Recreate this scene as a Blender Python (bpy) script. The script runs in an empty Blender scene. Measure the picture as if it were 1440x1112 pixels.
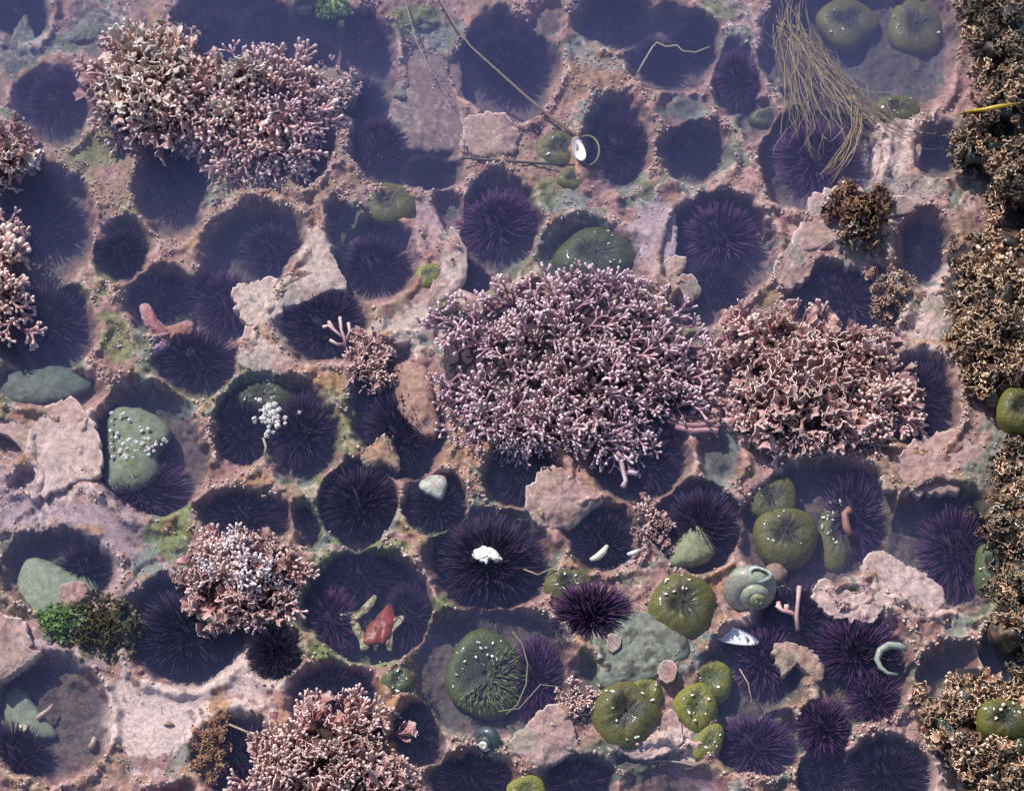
import bpy, math, random
import numpy as np
from mathutils import Vector, Matrix, Quaternion

random.seed(7)
rng = np.random.default_rng(7)
R = math.radians
S = 0.0005                      # one "unit" of the plan below is half a millimetre
scn = bpy.context.scene
C = scn.collection

# ------------------------------------------------------------------ camera
TILT = R(27)
DIST = 1.42
FOC = 2804.0                    # focal length in photograph pixels (1440 wide)
CAM = Vector((0.0, -DIST * math.sin(TILT), DIST * math.cos(TILT)))
cd = bpy.data.cameras.new('camera')
cam = bpy.data.objects.new('camera', cd)
C.objects.link(cam)
cam.location = CAM
cam.rotation_euler = (TILT, 0, 0)
cd.sensor_width = 36.0
cd.lens = FOC / 1440.0 * 36.0
cd.clip_start = 0.02
cd.clip_end = 200.0
scn.camera = cam

# ------------------------------------------------------------------ light
SUN_EL, SUN_AZ = R(46), R(-38)          # azimuth from +Y (top of the picture), negative = left
w = bpy.data.worlds.new('World')
scn.world = w
w.use_nodes = True
nt = w.node_tree
sky = nt.nodes.new('ShaderNodeTexSky')
sky.sky_type = 'NISHITA'
sky.sun_disc = False
sky.sun_elevation = SUN_EL
sky.sun_rotation = SUN_AZ
nt.links.new(sky.outputs[0], nt.nodes['Background'].inputs[0])
nt.nodes['Background'].inputs[1].default_value = 0.12
sl = bpy.data.lights.new('sun', 'SUN')
sl.energy = 4.9
sl.angle = R(0.5)
sl.color = (1.0, 0.95, 0.88)
so = bpy.data.objects.new('sun', sl)
C.objects.link(so)
sdir = Vector((math.sin(SUN_AZ) * math.cos(SUN_EL), math.cos(SUN_AZ) * math.cos(SUN_EL), math.sin(SUN_EL)))
so.rotation_euler = (-sdir).to_track_quat('-Z', 'Y').to_euler()
scn.view_settings.view_transform = 'Standard'
scn.view_settings.look = 'None'
scn.view_settings.exposure = 0.0
scn.view_settings.gamma = 1.0
scn.view_settings.use_curve_mapping = False
scn.cycles.max_bounces = 6
scn.cycles.diffuse_bounces = 3
scn.cycles.glossy_bounces = 2
scn.cycles.transmission_bounces = 2
scn.cycles.transparent_max_bounces = 4
scn.cycles.volume_bounces = 1
scn.cycles.use_denoising = True

# ------------------------------------------------------------------ helpers
CT, ST = math.cos(TILT), math.sin(TILT)

def drop(u, v):
    """made-up dip: deeper water imitates glare towards the far side, most on the left"""
    u, v = np.asarray(u, float), np.asarray(v, float)
    return 0.088 * np.clip(560 - v, 0, 640) * (1.1 - 0.55 * np.clip(u, 0, 1440) / 1440)

def unp(u, v, z):
    """where the photograph's point (u, v) lies on the level plane z (plan units) -> metres, arrays or numbers"""
    dx = (np.asarray(u, float) - 720.0) / FOC
    dy = -(np.asarray(v, float) - 556.0) / FOC
    wx = dx
    wy = dy * CT + ST
    wz = dy * ST - CT
    zz = (np.asarray(z, float) - drop(u, v)) * S
    t = (zz - CAM.z) / wz
    return CAM.x + wx * t, CAM.y + wy * t, zz + 0 * t

def P(u, v, z=0.0):
    x, y, zz = unp(u, v, z)
    return Vector((float(x), float(y), float(zz)))

def _hash(ix, iy, seed):
    h = (ix.astype(np.int64) * 374761393 + iy.astype(np.int64) * 668265263 + seed * 974634777) & 0xFFFFFFFF
    h = ((h ^ (h >> 13)) * 1274126177) & 0xFFFFFFFF
    h = (h ^ (h >> 16)) & 0xFFFFFFFF
    return h / 4294967295.0

def vnoise(x, y, seed=0):
    ix, iy = np.floor(x), np.floor(y)
    fx, fy = x - ix, y - iy
    fx = fx * fx * fx * (fx * (fx * 6 - 15) + 10)
    fy = fy * fy * fy * (fy * (fy * 6 - 15) + 10)
    a, b = _hash(ix, iy, seed), _hash(ix + 1, iy, seed)
    c, d = _hash(ix, iy + 1, seed), _hash(ix + 1, iy + 1, seed)
    return (a + (b - a) * fx) * (1 - fy) + (c + (d - c) * fx) * fy

def fbm(x, y, seed=0, octv=4, gain=0.5):
    s, a, t = 0, 1.0, 0
    for k in range(octv):
        ca, sa = math.cos(0.6 * k), math.sin(0.6 * k)
        s = s + a * (vnoise((x * ca - y * sa) * 2 ** k, (x * sa + y * ca) * 2 ** k, seed + k * 17) - 0.5)
        t += a
        a *= gain
    return s / t * 2          # about -1..1

def sstep(a, b, x):
    t = np.clip((x - a) / (b - a), 0, 1)
    return t * t * (3 - 2 * t)

def srgb(r, g, b):
    f = lambda c: (c / 255 / 12.92) if c / 255 < 0.04045 else ((c / 255 + 0.055) / 1.055) ** 2.4
    return np.array((f(r), f(g), f(b)))

def tag(o, label=None, cat=None, group=None, kind=None):
    if label: o['label'] = label
    if cat: o['category'] = cat
    if group: o['group'] = group
    if kind: o['kind'] = kind
    return o

def make_mesh(name, verts, faces, mat, col=None, smooth=True):
    me = bpy.data.meshes.new(name)
    verts = np.asarray(verts, dtype=np.float32)
    if isinstance(faces, np.ndarray):
        n, k = faces.shape
        me.vertices.add(len(verts)); me.vertices.foreach_set('co', verts.ravel())
        me.loops.add(n * k); me.loops.foreach_set('vertex_index', faces.ravel().astype(np.int32))
        me.polygons.add(n)
        me.polygons.foreach_set('loop_start', np.arange(0, n * k, k, dtype=np.int32))
        me.polygons.foreach_set('loop_total', np.full(n, k, dtype=np.int32))
        me.update(calc_edges=True)
    else:
        me.from_pydata(verts.tolist(), [], faces)
    if smooth:
        me.polygons.foreach_set('use_smooth', np.ones(len(me.polygons), dtype=bool))
    if col is not None:
        at = me.color_attributes.new('Col', 'FLOAT_COLOR', 'POINT')
        c = np.ones((len(verts), 4), dtype=np.float32)
        c[:, :3] = np.clip(col, 0, 1)
        at.data.foreach_set('color', c.ravel())
    me.materials.append(mat)
    me.update()
    return me

def link(name, me, parent=None, loc=None):
    o = bpy.data.objects.new(name, me)
    C.objects.link(o)
    if parent is not None: o.parent = parent
    if loc is not None: o.location = loc
    return o

def empty(name, loc, rz=0.0):
    o = bpy.data.objects.new(name, None)
    o.empty_display_size = 0.005
    C.objects.link(o)
    o.location = loc
    o.rotation_euler = (0, 0, rz)
    return o

# ------------------------------------------------------------------ materials
def make_mat(name, rough=0.6, spec=0.3, nscale=900.0, namp=0.35, bump=0.3, bscale=1500.0, jitter=0.0, coat=0.0, sss=0.0, speckle=None):
    m = bpy.data.materials.new(name)
    m.use_nodes = True
    n, l = m.node_tree.nodes, m.node_tree.links
    b = n['Principled BSDF']
    b.inputs['Roughness'].default_value = rough
    b.inputs['Specular IOR Level'].default_value = spec
    b.inputs['Coat Weight'].default_value = coat
    b.inputs['Coat Roughness'].default_value = 0.08
    if sss:
        b.inputs['Subsurface Weight'].default_value = sss
        b.inputs['Subsurface Radius'].default_value = (0.002, 0.002, 0.001)
        b.inputs['Subsurface Scale'].default_value = 1.0
    a = n.new('ShaderNodeAttribute'); a.attribute_name = 'Col'
    tc = n.new('ShaderNodeTexCoord')
    geo = n.new('ShaderNodeNewGeometry')
    no = n.new('ShaderNodeTexNoise')
    no.inputs['Scale'].default_value = nscale
    no.inputs['Detail'].default_value = 6
    no.inputs['Roughness'].default_value = 0.65
    l.new(geo.outputs['Position'], no.inputs['Vector'])
    mr = n.new('ShaderNodeMapRange')
    mr.inputs['From Min'].default_value = 0.25
    mr.inputs['From Max'].default_value = 0.75
    mr.inputs['To Min'].default_value = 1 - namp
    mr.inputs['To Max'].default_value = 1 + namp
    l.new(no.outputs['Fac'], mr.inputs['Value'])
    mul = n.new('ShaderNodeVectorMath'); mul.operation = 'SCALE'
    l.new(a.outputs['Color'], mul.inputs[0])
    l.new(mr.outputs[0], mul.inputs['Scale'])
    last = mul.outputs[0]
    if jitter:
        oi = n.new('ShaderNodeObjectInfo')
        j = n.new('ShaderNodeMapRange')
        j.inputs['To Min'].default_value = 1 - jitter
        j.inputs['To Max'].default_value = 1 + jitter
        l.new(oi.outputs['Random'], j.inputs['Value'])
        m2 = n.new('ShaderNodeVectorMath'); m2.operation = 'SCALE'
        l.new(last, m2.inputs[0]); l.new(j.outputs[0], m2.inputs['Scale'])
        last = m2.outputs[0]
    if speckle:
        vo = n.new('ShaderNodeTexVoronoi'); vo.inputs['Scale'].default_value = speckle[0]
        l.new(geo.outputs['Position'], vo.inputs['Vector'])
        r2 = n.new('ShaderNodeMapRange')
        r2.inputs['From Min'].default_value = 0.12; r2.inputs['From Max'].default_value = 0.28
        r2.inputs['To Min'].default_value = speckle[1]; r2.inputs['To Max'].default_value = 0.0
        l.new(vo.outputs['Distance'], r2.inputs['Value'])
        mx = n.new('ShaderNodeMix'); mx.data_type = 'RGBA'
        l.new(r2.outputs[0], mx.inputs['Factor'])
        l.new(last, mx.inputs['A']); mx.inputs['B'].default_value = (*speckle[2], 1)
        last = mx.outputs['Result']
    l.new(last, b.inputs['Base Color'])
    if bump:
        n2 = n.new('ShaderNodeTexNoise')
        n2.inputs['Scale'].default_value = bscale
        n2.inputs['Detail'].default_value = 5
        l.new(geo.outputs['Position'], n2.inputs['Vector'])
        bu = n.new('ShaderNodeBump')
        bu.inputs['Strength'].default_value = bump
        bu.inputs['Distance'].default_value = 0.0006
        l.new(n2.outputs['Fac'], bu.inputs['Height'])
        l.new(bu.outputs[0], b.inputs['Normal'])
    return m

M_ROCK = make_mat('encrusted_rock', 0.75, 0.2, 420, 0.45, 1.0, 900, speckle=(620, 0.25, (0.60, 0.42, 0.36)))
M_PLATE = make_mat('coralline_crust', 0.65, 0.25, 600, 0.34, 1.0, 1100, speckle=(900, 0.25, (0.75, 0.6, 0.6)))
M_STONE = make_mat('smooth_stone', 0.6, 0.3, 500, 0.3, 0.5, 900)
M_WET = make_mat('wet_rock', 0.4, 0.5, 500, 0.7, 1.0, 700, coat=0.7)
M_NOD = make_mat('coralline_knobs', 0.45, 0.4, 300, 0.25, 0.0)
M_FROND = make_mat('coralline_fronds', 0.45, 0.4, 700, 0.25, 0.3, 2200, jitter=0.3)
M_WFROND = make_mat('wet_fronds', 0.3, 0.5, 500, 0.45, 0.6, 2000, jitter=0.5, coat=1.0)
M_URCH = make_mat('urchin', 0.7, 0.12, 500, 0.3, 0.0, jitter=0.25)
M_ANEM = make_mat('anemone_flesh', 0.5, 0.3, 500, 0.4, 0.9, 700, coat=0.06)
M_SHELL = make_mat('shell', 0.45, 0.4, 500, 0.45, 0.3, 1200, coat=0.2)
M_WEED = make_mat('seaweed', 0.4, 0.4, 600, 0.3, 0.2, 1500, jitter=0.25)

# ------------------------------------------------------------------ the rock: burrows
# centre x, centre y, half width, half height, turn (degrees), depth
PITS = [
 (28,14,40,38,0,45),(78,148,52,52,10,50),(335,45,92,58,5,70),(440,52,42,48,0,60),(512,95,44,80,-8,62),(545,195,52,55,20,55),
 (715,92,66,66,0,70),(868,30,58,34,5,55),(948,70,60,58,0,58),(1038,112,36,52,-8,38),(868,200,48,64,5,50),
 (978,208,46,42,0,60),(242,262,50,72,4,62),(60,318,64,84,5,60),(172,356,40,40,0,28),(440,222,26,40,25,45),
 (352,352,72,56,-35,60),(312,428,48,58,15,55),(526,366,54,54,0,52),(456,455,64,54,0,42),(702,315,54,62,12,48),
 (664,388,24,30,-25,35),(1012,350,70,74,-12,62),(980,430,40,30,0,55),(1150,225,76,72,-15,60),(62,462,72,64,0,60),
 (226,424,52,44,0,45),(278,508,56,46,-10,44),(60,545,80,30,5,35),(208,632,74,88,-18,55),(350,595,44,62,20,46),(418,605,52,68,-10,46),
 (562,595,58,78,-25,52),(505,706,52,58,0,44),(614,706,42,42,0,40),(344,725,66,40,5,44),(432,738,18,34,-15,36),
 (690,786,80,68,0,46),(520,850,82,72,5,60),(736,668,52,42,10,46),(900,645,64,60,20,56),(850,755,50,48,0,44),
 (985,738,56,58,10,44),(1150,735,106,80,-12,58),(1322,768,82,78,12,56),(1296,562,52,64,0,48),(1185,420,72,48,5,54),
 (1298,352,36,52,15,54),(84,802,78,52,8,42),(262,885,84,72,0,58),(390,916,34,34,0,18),(66,1012,78,84,0,36),
 (470,978,58,40,0,46),(330,1065,54,58,0,44),(586,1030,34,48,-10,48),(690,940,108,86,5,44),(664,1098,60,42,0,44),
 (812,1104,54,38,0,44),(950,1110,66,38,0,30),(1060,945,78,64,-35,46),(1120,878,52,62,-25,48),(1216,935,64,76,0,34),
 (1160,1028,34,44,10,26),(1158,1088,36,44,0,44),(1250,1092,62,50,0,42),(1068,1040,56,48,0,40),(1335,940,44,30,-20,44),
 (1408,915,30,46,0,60),(816,952,26,30,0,30),(836,362,74,50,0,30),(1190,60,110,84,0,48),(1290,60,52,90,0,44),
 (14,618,16,24,-35,22),(1322,215,28,34,0,40),(605,236,46,26,0,46),(385,548,60,18,0,20),(40,965,40,30,0,40),(625,175,20,50,0,30),
 (35,672,14,12,0,14),(1195,838,16,10,0,8),(485,320,24,34,0,36),(632,292,18,32,-20,34),(1065,160,24,36,0,34),(240,1112,34,12,0,34),
 (1165,965,14,26,0,16),(540,500,40,22,-10,40),(962,150,34,20,-10,14),(720,375,7,22,0,16),(1365,845,22,18,0,26),(470,720,10,44,0,6),
 (930,1072,60,18,-5,16),(300,660,20,10,0,5),(770,30,22,30,0,14),(1010,640,26,36,0,14),(1118,965,20,24,0,12),(1000,250,5,30,0,0),
]

# broad rises and hollows: cx, cy, rx, ry, turn, dz
HEIGHTS = [
 (600,160,70,90,0,-34),(590,60,60,60,0,-14),(90,640,60,60,0,10),(560,440,70,34,-15,9),(1180,300,70,50,0,10),(800,520,170,110,0,-6),
 (880,930,110,60,0,6),(250,1010,100,70,0,-3),(190,800,60,60,0,-6),(20,720,60,90,0,-12),(1120,60,160,110,0,-16),(330,150,260,50,0,-8),
 (1000,130,60,50,0,2),(820,110,40,30,0,10),(1300,830,60,40,0,4),(560,300,60,40,0,-10),(80,60,110,60,0,-14),(700,600,60,120,0,-4),
 (1340,660,50,70,0,12),(1380,300,60,300,0,10),(1250,200,40,60,0,4),(850,40,160,50,0,-10),
]

CALM = [(250,1015,135,90),(190,960,60,50),(320,955,85,36),(140,745,70,40),(90,640,60,50),(590,430,70,40),(450,370,30,50),(920,330,30,50),(1270,820,50,40)]
def calm(u, v):
    """1 where the crust is a smooth unbroken sheet"""
    s = 0
    for cx, cy, rx, ry in CALM:
        s = s + np.exp(-(((u - cx) / rx) ** 2 + ((v - cy) / ry) ** 2) ** 2)
    return np.clip(s, 0, 1)

def bare(u, v):
    """above 0 where the crust has died back and bare greenish stone shows"""
    return fbm(u / 52, v / 52, 77, 5, 0.55) - 0.30 - 0.8 * calm(u, v)

def field(u, v):
    """rock height (plan units) and distance to the nearest burrow's edge"""
    wu = u + 10 * fbm(u / 46, v / 46, 3, 3) + 3.4 * fbm(u / 10, v / 10, 5, 2)
    wv = v + 10 * fbm(u / 46, v / 46, 9, 3) + 3.4 * fbm(u / 10, v / 10, 11, 2)
    cm = 1 - .85 * calm(u, v)
    z = 12 * fbm(u / 70, v / 70, 21, 4) * (.4 + .6 * cm) + 6.0 * fbm(u / 17, v / 17, 23, 3) * cm
    gb = bare(u, v)
    z = z - 2.2 * sstep(0.0, 0.05, gb)
    for cx, cy, rx, ry, a, dz in HEIGHTS:
        ca, sa = math.cos(R(a)), math.sin(R(a))
        q = ((u - cx) * ca + (v - cy) * sa) ** 2 / rx ** 2 + (-(u - cx) * sa + (v - cy) * ca) ** 2 / ry ** 2
        z = z + dz * np.exp(-q * 0.9)
    dmin = np.full(u.shape, 1e3)
    hole = np.zeros(u.shape)
    for cx, cy, rx, ry, a, dep in PITS:
        rx, ry, dep = rx * 1.14 + 1.5, ry * 1.14 + 1.5, dep * .88
        ca, sa = math.cos(R(a)), math.sin(R(a))
        X = (wu - cx) * ca + (wv - cy) * sa
        Y = -(wu - cx) * sa + (wv - cy) * ca
        r = np.sqrt((X / rx) ** 2 + (Y / ry) ** 2)
        d = (r - 1) * min(rx, ry)
        dmin = np.minimum(dmin, d)
        wall = min(9.0 + 14.0 * abs(math.sin(cx * 1.7 + cy)), 0.42 * min(rx, ry))
        t = sstep(0, 1, -d / wall)
        prof = t * (0.80 + 0.20 * (1 - np.clip(r, 0, 1) ** 2))
        hole = np.maximum(hole, prof * dep)
    rim = np.exp(-((dmin - 5) / 7.5) ** 2) * (8.5 + 8.0 * fbm(u / 20, v / 20, 31, 3))
    z = z + rim - hole
    z = z + np.where(dmin > 0, 1, 0.45) * (1.5 * fbm(u / 5.5, v / 5.5, 41, 2)) * cm
    return z, dmin

STEP = 2.1
def axis(lo, hi, far_lo, far_hi):
    core = np.arange(lo, hi + STEP, STEP)
    def out(start, stop):
        pts, s, x = [], STEP, start
        sg = 1 if stop > start else -1
        while (stop - x) * sg > 0:
            s *= 1.22
            x += sg * s
            pts.append(x)
        return pts
    return np.concatenate([np.array(out(lo, far_lo))[::-1], core, np.array(out(hi + STEP, far_hi))])

us = axis(-50, 1490, -9000, 10500)
vs = axis(-50, 1160, -2300, 9000)
U, V = np.meshgrid(us, vs)
Z, D = field(U, V)
K_SLANT = 0.5
X, Y, Z3 = unp(U, V, Z * K_SLANT)
ground_v = np.stack([X, Y, Z3 + Z * (1 - K_SLANT) * S], -1)

# --- colours of crust, weed and bare stone, by place
PINK = np.array((0.37, 0.215, 0.19)); ROSE = np.array((0.24, 0.115, 0.105)); TAN = np.array((0.27, 0.18, 0.125))
PALE = np.array((0.60, 0.455, 0.41)); LILAC = np.array((0.36, 0.26, 0.28)); GREEN = np.array((0.17, 0.20, 0.075))
OLIVE = np.array((0.10, 0.105, 0.05)); GREY = np.array((0.20, 0.225, 0.195)); DGREY = np.array((0.085, 0.105, 0.085))
ORNG = np.array((0.36, 0.19, 0.085)); BRIGHT = np.array((0.30, 0.46, 0.14)); BROWN = np.array((0.20, 0.135, 0.115))
SAND = np.array((0.54, 0.42, 0.35)); DARK = np.array((0.045, 0.035, 0.045))
PATCH = [  # cx, cy, rx, ry, turn, colour, strength
 (245,1010,120,80,0,PALE,1),(320,950,100,40,0,PALE,.9),(120,900,90,40,0,LILAC,.8),(200,820,60,60,0,LILAC,.8),(140,740,70,60,0,LILAC,.9),
 (20,730,50,70,0,GREY,.5),(30,690,60,60,0,LILAC,.9),(90,640,60,60,0,PALE,.7),(240,745,34,54,25,GREEN,1),(205,800,22,40,10,GREY,.9),
 (440,690,20,70,-12,GREEN,.8),(462,770,24,40,0,GREEN,.9),(545,768,56,14,0,GREEN,1),(622,862,26,22,0,GREEN,1),(130,205,44,46,20,GREEN,.75),(60,190,40,40,0,TAN,.7),
 (182,305,22,44,0,GREEN,.7),(150,380,20,30,0,GREEN,.7),(166,470,30,36,0,GREEN,.8),(588,38,34,34,0,GREEN,1),(92,868,24,18,0,BRIGHT,1),
 (482,590,26,70,-8,GREEN,.7),(280,560,60,30,0,GREEN,.7),(436,880,26,50,0,GREEN,.7),(500,924,70,14,8,GREEN,.9),(462,12,34,14,-20,BRIGHT,.9),
 (1020,14,36,16,0,GREEN,.9),(140,890,66,36,0,OLIVE,.95),(60,850,60,24,0,GREEN,.6),(372,545,66,26,0,OLIVE,.9),(905,905,92,50,-5,GREY,1),
 (1014,650,24,44,8,GREY,1),(845,75,66,24,5,GREY,.9),(962,150,36,20,-8,GREY,1),(800,285,40,16,-8,GREY,.9),(915,288,26,20,0,GREY,.9),(250,1080,20,26,0,DGREY,.6),(262,1058,14,16,0,GREY,1),
 (1118,966,20,24,0,DGREY,1),(1096,1086,22,22,0,DGREY,1),(1380,650,40,70,0,GREY,.8),(140,35,40,36,0,DGREY,.9),(35,70,34,54,0,DGREY,.9),
 (860,1070,90,28,0,DGREY,.9),(1300,880,60,16,-10,ROSE,.6),(600,965,30,62,10,ORNG,.75),(548,980,20,40,0,ORNG,.8),(440,532,44,14,10,ORNG,.8),
 (525,640,20,30,0,ORNG,.6),(304,1020,16,60,10,ORNG,.8),(905,740,14,60,0,ROSE,1),(690,870,90,20,0,ROSE,.8),(1020,810,26,26,0,ORNG,.6),
 (600,150,74,110,0,BROWN,.95),(560,470,66,34,-20,SAND,1),(640,400,26,60,15,SAND,1),(450,370,34,60,-15,SAND,.9),(380,440,60,56,0,SAND,.8),
 (560,310,80,50,0,LILAC,.7),(920,330,34,56,0,LILAC,1),(1250,215,40,60,10,PALE,.8),(1300,820,70,50,20,PALE,.8),(1200,850,70,40,0,PALE,.6),
 (1330,620,60,50,0,PINK,.8),(1310,450,46,70,10,PALE,.7),(1060,60,50,60,0,LILAC,.7),(1000,270,80,30,10,PINK,.8),(1150,960,30,40,0,TAN,.8),
 (1130,1040,30,70,0,ORNG,.35),(1270,1010,30,60,0,PINK,.8),(1330,1090,40,50,0,PALE,.5),(1350,1060,20,60,0,GREEN,.4),(850,110,80,50,0,ORNG,.3),
 (920,420,50,20,0,TAN,.8),(940,1045,60,30,0,PALE,.8),(760,840,60,30,30,PINK,.9),(780,880,40,20,20,GREY,.6),(1280,265,70,24,-20,GREY,.5),
 (400,560,120,20,0,GREEN,.4),(240,570,30,40,0,TAN,.5),(20,990,40,120,0,TAN,.4),(1240,500,26,20,0,GREEN,.6),(1190,90,120,90,0,OLIVE,.8),
 (60,800,80,60,0,DARK,.5),(150,30,300,40,0,BROWN,.3),(350,300,200,50,0,TAN,.5),(330,130,250,60,0,BROWN,.4),(660,640,40,40,0,ORNG,.4),(720,960,110,90,0,ROSE,.5),
 (1060,1000,50,50,0,BROWN,.7),(1340,760,60,70,0,GREEN,.25),(890,960,40,30,0,DGREY,.3),(640,1010,30,40,0,GREY,.5),(770,275,20,20,0,GREEN,.6),
]
def colour(u, v, z, d):
    m = sstep(-0.15, 0.2, fbm(u / 30, v / 30, 61, 5))[..., None]
    col = PINK * (1 - m) + TAN * m
    m = sstep(0.1, 0.35, fbm(u / 20, v / 20, 71, 5))[..., None] * 0.7
    col = col * (1 - m) + ROSE * m
    jit = 0.75 * fbm(u / 16, v / 16, 81, 5, .6)
    for cx, cy, rx, ry, a, c, st in PATCH:
        ca, sa = math.cos(R(a)), math.sin(R(a))
        r = np.sqrt((((u - cx) * ca + (v - cy) * sa) / rx) ** 2 + ((-(u - cx) * sa + (v - cy) * ca) / ry) ** 2)
        k = (st * (1 - sstep(0.84, 1.0, r + jit)))[..., None]
        col = col * (1 - k) + c * k
    gb = bare(u, v)
    tone = sstep(-0.3, 0.4, fbm(u / 24, v / 24, 131, 3))[..., None]
    k = sstep(0.0, 0.04, gb)[..., None] * 0.9
    col = col * (1 - k) + (GREY * tone + (GREEN * .5 + DGREY * .5) * (1 - tone)) * k
    edge = (np.exp(-((gb + 0.018) / 0.020) ** 2))[..., None] * 0.55
    col = col * (1 - edge) + np.array((0.70, 0.55, 0.50)) * edge
    spots = (sstep(0.50, 0.62, fbm(u / 6.5, v / 6.5, 141, 2)))[..., None] * 0.6
    col = col * (1 - spots) + DARK * 1.6 * spots
    # pale pink and rusty lips on burrow edges, thin broken pale growth lines on the crust
    lip = (np.exp(-((d - 2.0) / 3.2) ** 2) * sstep(-0.2, 0.5, fbm(u / 13, v / 13, 91, 3)))[..., None] * 0.6
    col = col * (1 - lip) + np.array((0.62, 0.45, 0.40)) * lip
    rust = (np.exp(-((d - 7.0) / 6.5) ** 2) * sstep(0.05, 0.6, fbm(u / 34, v / 34, 95, 3)))[..., None] * 0.7
    col = col * (1 - rust) + ORNG * rust
    f = fbm(u / 34, v / 34, 101, 4)
    line = (np.exp(-(f / 0.028) ** 2) * sstep(0.0, 0.4, fbm(u / 80, v / 80, 105, 2)) * (d > 4))[..., None] * 0.55
    col = col * (1 - line) + np.array((0.72, 0.58, 0.55)) * line
    # inside the burrows: stone, brown film and rose crust colours darkened to stand for shade
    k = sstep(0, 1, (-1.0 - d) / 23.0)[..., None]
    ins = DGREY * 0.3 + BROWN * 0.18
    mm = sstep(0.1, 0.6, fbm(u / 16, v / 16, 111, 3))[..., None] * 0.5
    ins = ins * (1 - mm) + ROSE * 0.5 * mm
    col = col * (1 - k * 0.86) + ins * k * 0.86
    return col * (1 + 0.36 * fbm(u / 5, v / 5, 121, 3) * (1 - .75 * calm(u, v)))[..., None]

def grid_faces(nv, nu):
    i = np.arange(nv * nu).reshape(nv, nu)
    return np.stack([i[:-1, :-1], i[1:, :-1], i[1:, 1:], i[:-1, 1:]], -1).reshape(-1, 4)

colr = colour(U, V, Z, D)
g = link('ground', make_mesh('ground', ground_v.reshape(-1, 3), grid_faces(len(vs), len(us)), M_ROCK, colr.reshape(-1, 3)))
tag(g, kind='structure')

def ground_at(u, v):
    z = 0.0
    for _ in range(4):
        z = float(field(np.asarray([u], float), np.asarray([v + 0.26 * z], float))[0][0])
    return z

def ground_z(u, v):
    z, d = field(np.asarray([u], float), np.asarray([v], float))
    return float(z[0]), float(d[0])

# ------------------------------------------------------------------ the water: one still, slightly milky body
WATER = 27.0
def box_mesh(name, lo, hi, mat):
    v = [(x, y, z) for x in (lo[0], hi[0]) for y in (lo[1], hi[1]) for z in (lo[2], hi[2])]
    f = [(0, 1, 3, 2), (4, 6, 7, 5), (0, 4, 5, 1), (2, 3, 7, 6), (0, 2, 6, 4), (1, 5, 7, 3)]
    me = bpy.data.meshes.new(name); me.from_pydata(v, [], f); me.materials.append(mat); me.update()
    return me
mw = bpy.data.materials.new('sea_water'); mw.use_nodes = True
mw.node_tree.nodes.remove(mw.node_tree.nodes['Principled BSDF'])
pv = mw.node_tree.nodes.new('ShaderNodeVolumePrincipled')
pv.inputs['Color'].default_value = (0.36, 0.42, 0.92, 1)
pv.inputs['Density'].default_value = 3.9
pv.inputs['Anisotropy'].default_value = 0.0
mw.node_tree.links.new(pv.outputs[0], mw.node_tree.nodes['Material Output'].inputs['Volume'])
wo = link('water', box_mesh('water', (-8, -1.5, -0.2), (8, 8, WATER * S), mw))
tag(wo, kind='structure')

# ------------------------------------------------------------------ outline shapes: plates, stones, mounds
def smooth_outline(poly, n):
    p = np.array(poly, float)
    m = len(p)
    seg = np.linalg.norm(np.roll(p, -1, 0) - p, axis=1)
    cum = np.concatenate([[0], np.cumsum(seg)])
    t = np.linspace(0, cum[-1], n, endpoint=False)
    out = []
    for x in t:
        k = min(int(np.searchsorted(cum, x, side='right') - 1), m - 1)
        f = (x - cum[k]) / max(seg[k], 1e-6)
        a, b, c, d = p[(k - 1) % m], p[k], p[(k + 1) % m], p[(k + 2) % m]
        out.append(0.5 * ((2 * b) + (c - a) * f + (2 * a - 5 * b + 4 * c - d) * f ** 2 + (3 * b - a - 3 * c + d) * f ** 3))
    return np.array(out)

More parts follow.
